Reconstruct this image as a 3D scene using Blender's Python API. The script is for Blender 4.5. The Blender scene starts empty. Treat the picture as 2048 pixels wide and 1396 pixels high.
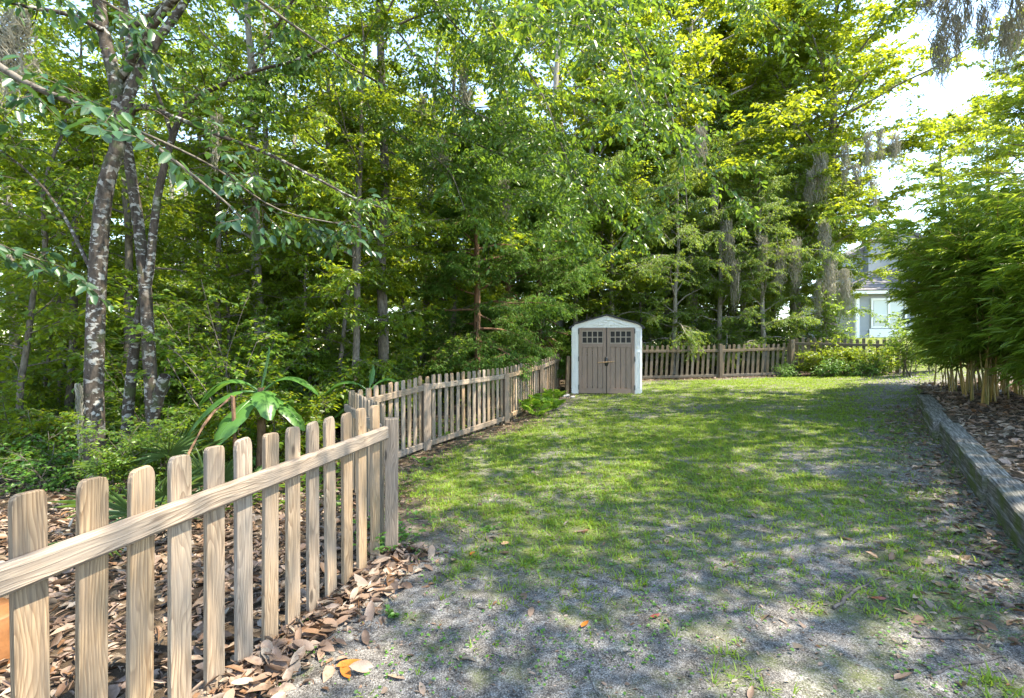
import bpy, math, random
import numpy as np
from mathutils import Vector, Matrix, Euler

random.seed(7)
RNG = np.random.default_rng(11)
scene = bpy.context.scene
COL = scene.collection

# ------------------------------------------------------------------ camera, sky, sun, exposure
cam_d = bpy.data.cameras.new('camera'); cam = bpy.data.objects.new('camera', cam_d); COL.objects.link(cam)
cam_d.lens = 17.0; cam_d.sensor_width = 36.0; cam_d.clip_start = 0.05; cam_d.clip_end = 800
cam.location = (0, 0, 1.5); cam.rotation_euler = (math.radians(90), 0, 0)
scene.camera = cam

SUN = Vector((0.48, -0.12, 0.86)).normalized()
world = bpy.data.worlds.new('World'); scene.world = world; world.use_nodes = True
wn = world.node_tree.nodes; wl = world.node_tree.links; wn.clear()
sky = wn.new('ShaderNodeTexSky'); sky.sky_type = 'NISHITA'; sky.sun_disc = False
sky.sun_elevation = math.asin(SUN.z); sky.sun_rotation = math.atan2(SUN.x, SUN.y)
sky.air_density = 1.0; sky.dust_density = 0.25; sky.ozone_density = 1.6
bg = wn.new('ShaderNodeBackground'); bg.inputs[1].default_value = 0.15
wo = wn.new('ShaderNodeOutputWorld'); wl.new(sky.outputs[0], bg.inputs[0]); wl.new(bg.outputs[0], wo.inputs[0])

sun_d = bpy.data.lights.new('sun', 'SUN'); sun_d.energy = 3.2; sun_d.angle = math.radians(0.53); sun_d.color = (1.0, 0.94, 0.84)
sun = bpy.data.objects.new('sun', sun_d); COL.objects.link(sun)
sun.rotation_euler = (-SUN).to_track_quat('-Z', 'Y').to_euler(); sun.location = (20, -5, 30)

vs = scene.view_settings
vs.view_transform = 'Standard'; vs.look = 'None'; vs.gamma = 1.0; vs.use_curve_mapping = False; vs.exposure = 2.6
vs.use_white_balance = True; vs.white_balance_temperature = 7200; vs.white_balance_tint = 8   # balanced for open shade, as the photograph is
cy = scene.cycles
cy.max_bounces = 9; cy.diffuse_bounces = 5; cy.transmission_bounces = 6; cy.glossy_bounces = 2; cy.transparent_max_bounces = 4
cy.caustics_reflective = False; cy.caustics_refractive = False
cy.use_adaptive_sampling = False
cy.use_denoising = True; cy.denoiser = 'OPENIMAGEDENOISE'

# ------------------------------------------------------------------ helpers
F = 967.0                      # focal length of the photograph in its own pixels
def at(px, py, Y):             # a point of the photograph at a chosen distance
    return np.array([(px - 1024) / F * Y, Y, 1.5 + (698 - py) / F * Y])

def tag(o, label=None, cat=None, group=None, kind=None):
    if label: o['label'] = label
    if cat: o['category'] = cat
    if group: o['group'] = group
    if kind: o['kind'] = kind
    return o

def empty(name, loc=(0, 0, 0), rz=0.0):
    o = bpy.data.objects.new(name, None); COL.objects.link(o)
    o.location = tuple(loc); o.rotation_euler = (0, 0, rz); o.empty_display_size = 0.1
    return o

def mesh_np(name, V, quads=None, tris=None, mat=None, smooth=False, tint=None):
    V = np.asarray(V, dtype=np.float32).reshape(-1, 3)
    me = bpy.data.meshes.new(name)
    nq = 0 if quads is None else len(quads); nt = 0 if tris is None else len(tris)
    me.vertices.add(len(V)); me.vertices.foreach_set('co', V.ravel())
    idx = []
    if nq: idx.append(np.asarray(quads, dtype=np.int32).ravel())
    if nt: idx.append(np.asarray(tris, dtype=np.int32).ravel())
    idx = np.concatenate(idx)
    me.loops.add(len(idx)); me.loops.foreach_set('vertex_index', idx)
    me.polygons.add(nq + nt)
    starts = np.concatenate([np.arange(nq) * 4, nq * 4 + np.arange(nt) * 3]).astype(np.int32)
    me.polygons.foreach_set('loop_start', starts)
    me.update(calc_edges=True); me.validate()
    if smooth: me.polygons.foreach_set('use_smooth', np.ones(nq + nt, dtype=bool))
    if tint is not None:
        a = me.attributes.new('tint', 'FLOAT', 'POINT'); a.data.foreach_set('value', np.asarray(tint, dtype=np.float32))
    if mat is not None: me.materials.append(mat)
    return me

def obj(name, me, parent=None, loc=(0, 0, 0), rot=(0, 0, 0), scale=(1, 1, 1)):
    o = bpy.data.objects.new(name, me); COL.objects.link(o)
    o.location = tuple(loc); o.rotation_euler = tuple(rot); o.scale = scale
    if parent is not None: o.parent = parent
    return o

class MB:                       # collects boxes, tubes and free polygons into one mesh
    def __init__(s): s.v = []; s.f = []
    def add(s, V, Fs):
        b = len(s.v); s.v += [tuple(p) for p in V]; s.f += [tuple(i + b for i in f) for f in Fs]
    def box(s, x0, x1, y0, y1, z0, z1, bev=0.0):
        if bev <= 0:
            V = [(x0,y0,z0),(x1,y0,z0),(x1,y1,z0),(x0,y1,z0),(x0,y0,z1),(x1,y0,z1),(x1,y1,z1),(x0,y1,z1)]
            s.add(V, [(0,3,2,1),(4,5,6,7),(0,1,5,4),(1,2,6,5),(2,3,7,6),(3,0,4,7)])
        else:                   # chamfer all four long edges and the rims
            b = bev
            def ring(z, i):
                return [(x0+b+i,y0+i,z),(x1-b-i,y0+i,z),(x1-i,y0+b+i,z),(x1-i,y1-b-i,z),(x1-b-i,y1-i,z),(x0+b+i,y1-i,z),(x0+i,y1-b-i,z),(x0+i,y0+b+i,z)]
            R = [ring(z0, b), ring(z0+b, 0), ring(z1-b, 0), ring(z1, b)]
            V = [p for r in R for p in r]
            Fs = [tuple(range(7, -1, -1)), tuple(24+i for i in range(8))]
            for k in range(3):
                for i in range(8):
                    j = (i+1) % 8
                    Fs.append((k*8+i, k*8+j, k*8+8+j, k*8+8+i))
            s.add(V, Fs)
    def prism(s, poly, y0, y1):  # polygon in xz (counter-clockwise seen from -y), extruded y0..y1
        n = len(poly)
        V = [(p[0], y0, p[1]) for p in poly] + [(p[0], y1, p[1]) for p in poly]
        Fs = [tuple(range(n)), tuple(range(2*n-1, n-1, -1))]
        for i in range(n):
            j = (i+1) % n; Fs.append((j, i, n+i, n+j))
        s.add(V, Fs)
    def tube(s, pts, rad, sides=8, cap=True):
        V, Q = tube_np(pts, rad, sides)
        b = len(s.v); s.add(V, Q)
        if cap:
            n = len(pts)
            s.f.append(tuple(b + i for i in range(sides-1, -1, -1))); s.f.append(tuple(b + (n-1)*sides + i for i in range(sides)))
    def mesh(s, name, mat=None, smooth=False):
        me = bpy.data.meshes.new(name); me.from_pydata(s.v, [], s.f); me.update()
        if mat: me.materials.append(mat)
        if smooth: me.polygons.foreach_set('use_smooth', np.ones(len(me.polygons), dtype=bool))
        return me
    def build(s, name, mat, parent=None, smooth=False, **k):
        return obj(name, s.mesh(name, mat, smooth), parent, **k)

def tube_np(pts, rad, sides=6, jitter=0.0):
    P = np.asarray(pts, dtype=float); n = len(P)
    rad = np.broadcast_to(np.asarray(rad, dtype=float), (n,))
    T = np.gradient(P, axis=0); T /= np.linalg.norm(T, axis=1, keepdims=True) + 1e-9
    ref = np.array([0., 0., 1.]) if abs(T[0][2]) < 0.9 else np.array([1., 0., 0.])
    A = np.cross(T, ref); A /= np.linalg.norm(A, axis=1, keepdims=True) + 1e-9
    B = np.cross(T, A)
    ang = np.linspace(0, 2*math.pi, sides, endpoint=False)
    r = rad[:, None] * np.ones((n, sides))
    if jitter: r = r * (1 + RNG.uniform(-jitter, jitter, (n, sides)))
    V = P[:, None, :] + r[..., None] * (np.cos(ang)[None, :, None] * A[:, None, :] + np.sin(ang)[None, :, None] * B[:, None, :])
    i = np.arange(n-1)[:, None]; j = np.arange(sides)[None, :]; k = (j + 1) % sides
    Q = np.stack([i*sides+j, i*sides+k, (i+1)*sides+k, (i+1)*sides+j], -1).reshape(-1, 4)
    return V.reshape(-1, 3), Q

def smooth_poly(pts, n=24):     # Catmull-Rom through points
    P = np.asarray(pts, dtype=float)
    P = np.vstack([2*P[0]-P[1], P, 2*P[-1]-P[-2]])
    m = len(P) - 3; t = np.linspace(0, m, n); i = np.minimum(t.astype(int), m-1); u = (t - i)[:, None]
    a, b, c, d = P[i], P[i+1], P[i+2], P[i+3]
    return 0.5*((2*b) + (c-a)*u + (2*a-5*b+4*c-d)*u**2 + (3*b-a-3*c+d)*u**3)

def vnoise(x, y, scale, seed=0):
    r = np.random.default_rng(1000 + seed); G = r.random((64, 64))
    x = np.asarray(x, float) / scale + 1000.3; y = np.asarray(y, float) / scale + 1000.7
    xi = np.floor(x).astype(int); yi = np.floor(y).astype(int); fx = x - xi; fy = y - yi
    fx = fx*fx*(3-2*fx); fy = fy*fy*(3-2*fy)
    g = lambda a, b: G[a % 64, b % 64]
    return (g(xi, yi)*(1-fx)+g(xi+1, yi)*fx)*(1-fy) + (g(xi, yi+1)*(1-fx)+g(xi+1, yi+1)*fx)*fy

def unit(v): return v / (np.linalg.norm(v, axis=-1, keepdims=True) + 1e-9)
def sstep(a, b, x): t = np.clip((np.asarray(x, float)-a)/(b-a), 0, 1); return t*t*(3-2*t)

# ------------------------------------------------------------------ terrain
CP = np.array([[0,0,0],[0,2.5,0.0],[1.5,3,0.02],[-0.9,3.5,0.02],[-1.45,1.5,0.03],[-1.9,5.6,0.0],[-1.32,7.2,0.0],[-.15,9.3,.08],[.65,11.6,.20],[1.34,13.5,.36],
 [2.45,12.5,.32],[4.3,16,.50],[6.9,16,.54],[9.2,15.9,.62],[11.45,14.5,.80],[3.73,3.6,.09],[5.93,6.66,.25],[7.65,9.06,.45],[2.5,6.5,.10],[4.5,11,.36],[7.5,13,.60],
 [-4.7,5.5,-.12],[-10,10,-.3],[-10,25,0],[0,25,.4],[-3,2,-.06],[-20,40,0],[21,28,2.2],[14,24,1.7],[16,20,1.35],[40,40,2.6],[11,7,.6],[30,10,1.4],[5,-5,.1],[-5,-5,0],[0,60,.6],[60,80,2.5],[-60,80,0],[-60,-20,0],[60,-20,1],[12,11,.85]])
_n = len(CP); _D = np.linalg.norm(CP[:, None, :2]-CP[None, :, :2], axis=2)
_A = np.zeros((_n+3, _n+3)); _A[:_n, :_n] = _D; _A[:_n, _n] = 1; _A[:_n, _n+1:] = CP[:, :2]; _A[_n, :_n] = 1; _A[_n+1:, :_n] = CP[:, :2].T
_W = np.linalg.solve(_A, np.concatenate([CP[:, 2], [0, 0, 0]]))
def h(x, y):
    x = np.asarray(x, float); y = np.asarray(y, float)
    xc = np.clip(x, -60, 60); yc = np.clip(y, -20, 80)
    r = np.sqrt((xc[..., None]-CP[:, 0])**2 + (yc[..., None]-CP[:, 1])**2)
    z = r @ _W[:_n] + _W[_n] + _W[_n+1]*xc + _W[_n+2]*yc
    z = z + 0.035*(vnoise(x, y, 0.9, 1)-.5) + 0.018*(vnoise(x, y, 0.22, 2)-.5)
    return z
def hs(x, y): return float(h(np.array([x]), np.array([y]))[0])

# fence line (yard side to the right), used for masks
FL = np.array([[-2.05,-0.55],[-.906,3.51],[-1.9,5.6],[-1.32,7.2],[-.153,9.3],[.647,11.6],[1.34,13.5],[4.3,16],[9.2,15.95],[11.45,14.5]])
def seg_dist(x, y, A, B):
    A = np.asarray(A, float); B = np.asarray(B, float); d = B-A; L2 = d@d
    t = np.clip(((x-A[0])*d[0]+(y-A[1])*d[1])/L2, 0, 1)
    px = x-(A[0]+t*d[0]); py = y-(A[1]+t*d[1])
    return np.hypot(px, py)
def fence_dist(x, y): return np.min([seg_dist(x, y, FL[i], FL[i+1]) for i in range(len(FL)-1)], axis=0)
T0 = np.array([3.10, 2.72]); T1 = np.array([7.65, 9.06]); TD = (T1-T0)/np.linalg.norm(T1-T0); TN = np.array([TD[1], -TD[0]])   # timber edge line, TN points right
YARD = np.array(list(FL) + [[13.5, 13.2], [9.6, 11.2], list(T1), list(T0), [0.8, -0.5]])
def inside(x, y, P):
    x = np.asarray(x, float); y = np.asarray(y, float); c = np.zeros(x.shape, bool); n = len(P)
    for i in range(n):
        a, b = P[i], P[(i+1) % n]
        cond = ((a[1] > y) != (b[1] > y)) & (x < (b[0]-a[0])*(y-a[1])/((b[1]-a[1])+1e-12)+a[0])
        c ^= cond
    return c
def timber_off(x, y): return (x-T0[0])*TN[0] + (y-T0[1])*TN[1]
def lawn(x, y):                 # how thick the grass grows, 0..1
    x = np.asarray(x, float); y = np.asarray(y, float)
    fd = fence_dist(x, y)
    g = sstep(2.7, 4.8, y + 0.35*(x < 0.9)*1.0 + .8*(vnoise(x, y, .9, 8)-.5)) * sstep(0.25, 1.25, fd)
    g = np.maximum(g, 0.9*sstep(2.6, 3.6, y)*sstep(0.3, 0.7, fd)*sstep(1.3, 0.4, x))
    g *= 1 - 0.75*sstep(0.56, 0.72, vnoise(x, y, 1.35, 5))*sstep(1.2, 3.2, x)*sstep(10.5, 8.5, y)
    to = -timber_off(x, y)
    g *= 0.25 + 0.75*sstep(0.1, 1.6, to)
    g *= (0.62 + 0.38*sstep(0.28, 0.58, vnoise(x, y, 0.36, 6)))*(.68+.32*sstep(.3, .6, vnoise(x, y, .14, 16)))
    g = np.maximum(g, 0.45*sstep(0.48, 0.72, vnoise(x, y, 0.38, 7))*sstep(0.25, 0.6, fd)*sstep(1.5, 3.2, y+.4*x))
    return np.where(inside(x, y, YARD), g, 0.0)
def mulch(x, y):                # dark soil and leaf litter
    fd = fence_dist(x, y); ins = inside(x, y, YARD)
    m = np.where(ins, sstep(1.05, 0.25, fd + 0.5*(vnoise(x, y, .6, 9)-.5))*sstep(3.3, 4.6, y), 1.0)
    return np.where(~ins & ((y > 17.5) & (x > 9) | (x > 12)), 0.0, m)

# ------------------------------------------------------------------ materials
def mat(name):
    m = bpy.data.materials.new(name); m.use_nodes = True; nt = m.node_tree; nt.nodes.clear()
    out = nt.nodes.new('ShaderNodeOutputMaterial'); return m, nt, out
def node(nt, t, **k):
    n = nt.nodes.new(t)
    for a, v in k.items(): setattr(n, a, v)
    return n
def lk(nt, a, b): nt.links.new(a, b)
def ramp(nt, fac, stops, interp='LINEAR'):
    r = node(nt, 'ShaderNodeValToRGB'); e = r.color_ramp.elements; r.color_ramp.interpolation = interp
    while len(e) < len(stops): e.new(0.5)
    for i, (p, c) in enumerate(stops): e[i].position = p; e[i].color = (*c, 1) if len(c) == 3 else c
    lk(nt, fac, r.inputs[0]); return r.outputs[0]
def noise(nt, vec, scale, detail=4, rough=.55, dist=0.0, dim='3D', w=None):
    n = node(nt, 'ShaderNodeTexNoise'); n.noise_dimensions = dim
    if vec is not None: lk(nt, vec, n.inputs['Vector'])
    n.inputs['Scale'].default_value = scale; n.inputs['Detail'].default_value = detail; n.inputs['Roughness'].default_value = rough
    n.inputs['Distortion'].default_value = dist
    if w is not None: lk(nt, w, n.inputs['W'])
    return n.outputs['Fac']
def mixc(nt, fac, a, b, mode='MIX'):
    m = node(nt, 'ShaderNodeMix', data_type='RGBA', blend_type=mode)
    if isinstance(fac, (int, float)): m.inputs[0].default_value = fac
    else: lk(nt, fac, m.inputs[0])
    for k, v in ((6, a), (7, b)):
        if isinstance(v, tuple): m.inputs[k].default_value = (*v, 1)
        else: lk(nt, v, m.inputs[k])
    return m.outputs[2]
def mth(nt, op, a, b=None, clamp=False):
    m = node(nt, 'ShaderNodeMath', operation=op, use_clamp=clamp)
    for k, v in ((0, a), (1, b)):
        if v is None: continue
        if isinstance(v, (int, float)): m.inputs[k].default_value = v
        else: lk(nt, v, m.inputs[k])
    return m.outputs[0]
def mapping(nt, vec, scale=(1, 1, 1), loc=(0, 0, 0)):
    m = node(nt, 'ShaderNodeMapping'); lk(nt, vec, m.inputs[0]); m.inputs['Scale'].default_value = scale; m.inputs['Location'].default_value = loc
    return m.outputs[0]
def bsdf(nt, out, col, rough=.8, spec=.3, bump=None, bs=.3, bd=.01):
    p = node(nt, 'ShaderNodeBsdfPrincipled')
    if isinstance(col, tuple): p.inputs['Base Color'].default_value = (*col, 1)
    else: lk(nt, col, p.inputs['Base Color'])
    if isinstance(rough, (int, float)): p.inputs['Roughness'].default_value = rough
    else: lk(nt, rough, p.inputs['Roughness'])
    p.inputs['Specular IOR Level'].default_value = spec
    if bump is not None:
        b = node(nt, 'ShaderNodeBump'); b.inputs['Strength'].default_value = bs; b.inputs['Distance'].default_value = bd
        lk(nt, bump, b.inputs['Height']); lk(nt, b.outputs[0], p.inputs['Normal'])
    lk(nt, p.outputs[0], out.inputs[0]); return p

def leaf_mat(name, dark, light, trans, tf=.45, rough=.42, spec=.5, objvar=.25):
    m, nt, out = mat(name)
    a = node(nt, 'ShaderNodeAttribute', attribute_name='tint'); oi = node(nt, 'ShaderNodeObjectInfo')
    t = mth(nt, 'ADD', mth(nt, 'MULTIPLY', a.outputs['Fac'], 1-objvar), mth(nt, 'MULTIPLY', oi.outputs['Random'], objvar))
    c = ramp(nt, t, [(0.0, dark), (1.0, light)])
    tc = ramp(nt, t, [(0.0, tuple(x*.55 for x in trans)), (1.0, trans)])
    p = node(nt, 'ShaderNodeBsdfPrincipled'); lk(nt, c, p.inputs['Base Color'])
    p.inputs['Roughness'].default_value = rough; p.inputs['Specular IOR Level'].default_value = spec
    tr = node(nt, 'ShaderNodeBsdfTranslucent'); lk(nt, tc, tr.inputs[0])
    mx = node(nt, 'ShaderNodeMixShader'); mx.inputs[0].default_value = tf
    lk(nt, p.outputs[0], mx.inputs[1]); lk(nt, tr.outputs[0], mx.inputs[2]); lk(nt, mx.outputs[0], out.inputs[0])
    return m

M = {}
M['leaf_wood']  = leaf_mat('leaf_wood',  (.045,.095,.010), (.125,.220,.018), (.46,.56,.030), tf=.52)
M['leaf_shrub'] = leaf_mat('leaf_shrub', (.035,.085,.015), (.115,.215,.025), (.36,.52,.04), tf=.5)
M['leaf_oak']   = leaf_mat('leaf_oak',   (.038,.085,.018), (.100,.195,.026), (.28,.44,.04), tf=.42, rough=.36, spec=.55)
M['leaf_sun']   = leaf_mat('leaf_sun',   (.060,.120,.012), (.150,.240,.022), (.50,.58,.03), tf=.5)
M['leaf_near']  = leaf_mat('leaf_near',  (.022,.060,.028), (.055,.125,.045), (.13,.27,.05), tf=.30, rough=.36, spec=.55)  # dark and bluish: shade and sky sheen put into the leaf colour
M['cedar']      = leaf_mat('cedar',      (.038,.100,.018), (.105,.205,.030), (.22,.40,.04), tf=.38, rough=.6, spec=.25)
M['cypress']    = leaf_mat('cypress',    (.070,.140,.022), (.165,.275,.035), (.40,.52,.05), tf=.46, rough=.5, spec=.3)
M['bamboo_leaf']= leaf_mat('bamboo_leaf',(.030,.085,.012), (.150,.255,.028), (.44,.58,.05), tf=.46, rough=.36, spec=.5)
M['grass']      = leaf_mat('grass',      (.065,.135,.014), (.190,.290,.028), (.40,.54,.05), tf=.42, rough=.5, spec=.35)
M['weed']       = leaf_mat('weed',       (.050,.130,.022), (.120,.260,.045), (.24,.46,.06), tf=.35)
M['fern']       = leaf_mat('fern',       (.110,.230,.022), (.180,.340,.035), (.40,.60,.05), tf=.45)
M['palmetto']   = leaf_mat('palmetto',   (.040,.085,.035), (.110,.190,.050), (.24,.38,.06), tf=.32)
M['banana']     = leaf_mat('banana',     (.055,.140,.030), (.090,.210,.045), (.26,.48,.06), tf=.40, rough=.3, spec=.5)

def bark_mat(name, c1, c2, lichen=None, scale=1.0):
    m, nt, out = mat(name); tc = node(nt, 'ShaderNodeTexCoord'); v = mapping(nt, tc.outputs['Object'], (1, 1, .35))
    n = noise(nt, v, 26*scale, 6, .65); col = ramp(nt, n, [(.3, c1), (.7, c2)])
    if lichen:
        v2 = mapping(nt, tc.outputs['Object'], (1, 1, 1.5))
        b = ramp(nt, noise(nt, v2, 13, 3, .55, .3), [(.53, (0,0,0)), (.60, (1,1,1))])
        big = ramp(nt, noise(nt, tc.outputs['Object'], 1.7, 2), [(.36, (.0,.0,.0)), (.52, (1,1,1))])
        col = mixc(nt, mixc(nt, 1.0, b, big, 'MULTIPLY'), col, lichen)
        mo = ramp(nt, noise(nt, tc.outputs['Object'], 4.0, 3), [(.56, (0,0,0)), (.68, (.5,.5,.5))])
        col = mixc(nt, mo, col, (.07,.10,.03))
    bsdf(nt, out, col, .9, .15, n, .7, .02); return m
M['bark_lichen'] = bark_mat('bark_lichen', (.028,.022,.017), (.10,.08,.064), (.30,.29,.265))
M['bark'] = bark_mat('bark', (.055,.046,.036), (.20,.175,.145))
M['bark_pale'] = bark_mat('bark_pale', (.13,.115,.095), (.34,.31,.27))
M['bark_red'] = bark_mat('bark_red', (.080,.045,.028), (.23,.135,.085))
M['twig'] = bark_mat('twig', (.045,.036,.028), (.12,.10,.08))

def wood_mat(name, base, pale, grey, dark, greyamt=.5):
    m, nt, out = mat(name); tc = node(nt, 'ShaderNodeTexCoord'); oi = node(nt, 'ShaderNodeObjectInfo')
    rnd = mth(nt, 'MULTIPLY', oi.outputs['Random'], 37.0)
    v = mapping(nt, tc.outputs['Object'], (1, 1, .16))
    low = noise(nt, v, 9, 2, .5, .0, '4D', rnd)
    # growth rings: distance bands bent by low noise give cathedral grain
    sx = node(nt, 'ShaderNodeSeparateXYZ'); lk(nt, v, sx.inputs[0])
    ph = mth(nt, 'ADD', mth(nt, 'MULTIPLY', mth(nt, 'ADD', sx.outputs[0], sx.outputs[1]), 70.0), mth(nt, 'MULTIPLY', low, 17.0))
    ring = mth(nt, 'FRACT', mth(nt, 'ADD', ph, rnd))
    ringc = ramp(nt, ring, [(0.0, (0,0,0)), (.55, (.75,.75,.75)), (.90, (1,1,1)), (1.0, (0,0,0))])
    col = mixc(nt, ringc, mixc(nt, .12, base, dark), pale)
    fib = noise(nt, mapping(nt, tc.outputs['Object'], (60, 60, 2.2)), 3.0, 4, .6, .0, '4D', rnd)
    col = mixc(nt, ramp(nt, fib, [(.38, (.60,.60,.60)), (.58, (0,0,0))]), col, dark)
    g = ramp(nt, noise(nt, mapping(nt, tc.outputs['Object'], (3, 3, 1.1)), 2.3, 4, .6, .0, '4D', rnd), [(.42, (0,0,0)), (.68, (greyamt,)*3)])
    col = mixc(nt, g, col, grey)
    kv = node(nt, 'ShaderNodeTexVoronoi'); kv.voronoi_dimensions = '4D'; lk(nt, mapping(nt, tc.outputs['Object'], (9, 9, 3.6)), kv.inputs['Vector']); lk(nt, rnd, kv.inputs['W']); kv.inputs['Scale'].default_value = 1.0
    kn = ramp(nt, kv.outputs['Distance'], [(.10, (.85,.85,.85)), (.17, (.0,.0,.0))])
    col = mixc(nt, kn, col, tuple(x*.75 for x in dark))
    vary = mth(nt, 'ADD', mth(nt, 'MULTIPLY', oi.outputs['Random'], .35), .82)
    hsv = node(nt, 'ShaderNodeHueSaturation'); lk(nt, col, hsv.inputs['Color']); lk(nt, vary, hsv.inputs['Value']); lk(nt, mth(nt, 'ADD', mth(nt, 'MULTIPLY', mth(nt, 'FRACT', rnd), .45), .68), hsv.inputs['Saturation'])
    hgt = mth(nt, 'ADD', mth(nt, 'MULTIPLY', ringc, .35), fib)
    bsdf(nt, out, hsv.outputs[0], .82, .2, hgt, .55, .004); return m
M['picket'] = wood_mat('picket_wood', (.235,.155,.095), (.375,.275,.180), (.215,.180,.148), (.075,.054,.040), .65)
M['picket_old'] = wood_mat('picket_wood_old', (.14,.105,.07), (.225,.18,.125), (.135,.118,.10), (.058,.046,.036), .8)
M['post'] = wood_mat('post_wood', (.225,.145,.088), (.35,.25,.162), (.20,.16,.13), (.07,.052,.038), .7)
M['brown_board'] = wood_mat('brown_board', (.15,.09,.04), (.26,.17,.08), (.13,.10,.07), (.06,.04,.025))

def timber_mat():
    m, nt, out = mat('weathered_timber'); tc = node(nt, 'ShaderNodeTexCoord'); v = mapping(nt, tc.outputs['Object'], (1, .06, 1))
    n = noise(nt, v, 55, 5, .65, .4); col = ramp(nt, n, [(.30, (.030,.027,.025)), (.50, (.125,.117,.106)), (.70, (.31,.29,.265))])
    ge = node(nt, 'ShaderNodeNewGeometry'); sp = node(nt, 'ShaderNodeSeparateXYZ'); lk(nt, ge.outputs['Normal'], sp.inputs[0])
    side = ramp(nt, sp.outputs[2], [(.3, (1,1,1)), (.8, (.12,.12,.12))])
    mo = ramp(nt, noise(nt, tc.outputs['Object'], 3.2, 5, .65), [(.44, (0,0,0)), (.60, (.85,.85,.85))])
    col = mixc(nt, mixc(nt, 1.0, mo, side, 'MULTIPLY'), col, (.075,.10,.022))
    bsdf(nt, out, col, .9, .15, n, .8, .012); return m
M['timber'] = timber_mat()

def ground_mat():
    m, nt, out = mat('ground_soil'); tc = node(nt, 'ShaderNodeTexCoord'); v = tc.outputs['Object']
    ga = node(nt, 'ShaderNodeAttribute', attribute_name='lawn').outputs['Fac']; ma = node(nt, 'ShaderNodeAttribute', attribute_name='mulch').outputs['Fac']
    fine = noise(nt, v, 75, 5, .75); mid = noise(nt, v, 13, 5, .65, .5); big = noise(nt, v, 1.6, 4, .6)
    f2 = mth(nt, 'ADD', mth(nt, 'MULTIPLY', noise(nt, v, 130, 4, .8), .70), mth(nt, 'MULTIPLY', mid, .30))
    sand = ramp(nt, f2, [(.37, (.014,.013,.012)), (.455, (.090,.083,.077)), (.53, (.215,.20,.186)), (.64, (.50,.48,.45))])
    dirty = ramp(nt, f2, [(.38, (.012,.011,.010)), (.52, (.060,.056,.050)), (.66, (.20,.19,.18))])
    col = mixc(nt, ramp(nt, big, [(.42, (0,0,0)), (.66, (.55,.55,.55))]), sand, dirty)
    moss = mth(nt, 'MULTIPLY', ramp(nt, noise(nt, v, 2.1, 5, .7), [(.50, (0,0,0)), (.63, (.7,.7,.7))]), ramp(nt, fine, [(.35, (0,0,0)), (.55, (1,1,1))]))
    col = mixc(nt, moss, col, (.105,.125,.035))
    th = ramp(nt, fine, [(.35, (.045,.060,.014)), (.58, (.135,.165,.035)), (.7, (.22,.21,.08))])
    col = mixc(nt, mth(nt, 'MULTIPLY', ramp(nt, ga, [(.25, (0,0,0)), (.8, (.85,.85,.85))]), 1.0), col, th)
    vo = node(nt, 'ShaderNodeTexVoronoi'); lk(nt, mapping(nt, v, (1, 1, .3)), vo.inputs['Vector']); vo.inputs['Scale'].default_value = 17
    lit = ramp(nt, noise(nt, vo.outputs['Color'], 1.9, 2), [(.3, (.030,.022,.015)), (.46, (.085,.058,.036)), (.58, (.19,.135,.085)), (.70, (.32,.25,.18))])
    lit = mixc(nt, ramp(nt, fine, [(.40, (.6,.6,.6)), (.60, (0,0,0))]), lit, (.022,.017,.013))
    dm = ramp(nt, mid, [(.42, (.020,.018,.016)), (.62, (.075,.065,.055))])
    lit = mixc(nt, ramp(nt, big, [(.42, (0,0,0)), (.6, (.55,.55,.55))]), lit, dm)
    col = mixc(nt, ma, col, lit)
    hgt = mth(nt, 'ADD', mth(nt, 'MULTIPLY', fine, .5), mid)
    bsdf(nt, out, col, .95, .12, hgt, .9, .03); return m
M['ground'] = ground_mat()

def fallen_mat():
    m, nt, out = mat('fallen_leaf'); oi = node(nt, 'ShaderNodeObjectInfo'); a = node(nt, 'ShaderNodeAttribute', attribute_name='tint')
    t = mth(nt, 'FRACT', mth(nt, 'ADD', mth(nt, 'MULTIPLY', oi.outputs['Random'], 7.31), a.outputs['Fac']))
    c = ramp(nt, t, [(0, (.14,.090,.062)), (.2, (.27,.185,.135)), (.36, (.17,.11,.078)), (.5, (.36,.265,.20)), (.62, (.17,.125,.095)), (.74, (.20,.10,.045)), (.84, (.075,.050,.036)), (.92, (.36,.30,.235)), (1, (.25,.18,.13))], 'LINEAR')
    tc = node(nt, 'ShaderNodeTexCoord'); n = noise(nt, tc.outputs['Object'], 45, 4, .6)
    c = mixc(nt, ramp(nt, n, [(.48, (0,0,0)), (.66, (.6,.6,.6))]), c, (.09,.055,.035))
    p = node(nt, 'ShaderNodeBsdfPrincipled'); lk(nt, c, p.inputs['Base Color']); p.inputs['Roughness'].default_value = .5; p.inputs['Specular IOR Level'].default_value = .45
    tr = node(nt, 'ShaderNodeBsdfTranslucent'); lk(nt, c, tr.inputs[0]); mx = node(nt, 'ShaderNodeMixShader'); mx.inputs[0].default_value = .15
    lk(nt, p.outputs[0], mx.inputs[1]); lk(nt, tr.outputs[0], mx.inputs[2]); lk(nt, mx.outputs[0], out.inputs[0]); return m
M['fallen'] = fallen_mat()
def plain(name, col, rough=.6, spec=.4, var=.0, scale=8):
    m, nt, out = mat(name)
    if var:
        tc = node(nt, 'ShaderNodeTexCoord'); n = noise(nt, tc.outputs['Object'], scale, 5, .65)
        c = ramp(nt, n, [(.3, tuple(x*(1-var) for x in col)), (.7, tuple(min(.95, x*(1+var*.5)) for x in col))])
        bsdf(nt, out, c, rough, spec, n, .12, .004)
    else: bsdf(nt, out, col, rough, spec)
    return m
M['orange_leaf'] = plain('orange_leaf', (.38,.12,.022), .4, .5, .45, 30)
M['red_leaf'] = plain('red_leaf', (.20,.055,.04), .35, .5, .4, 30)
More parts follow.
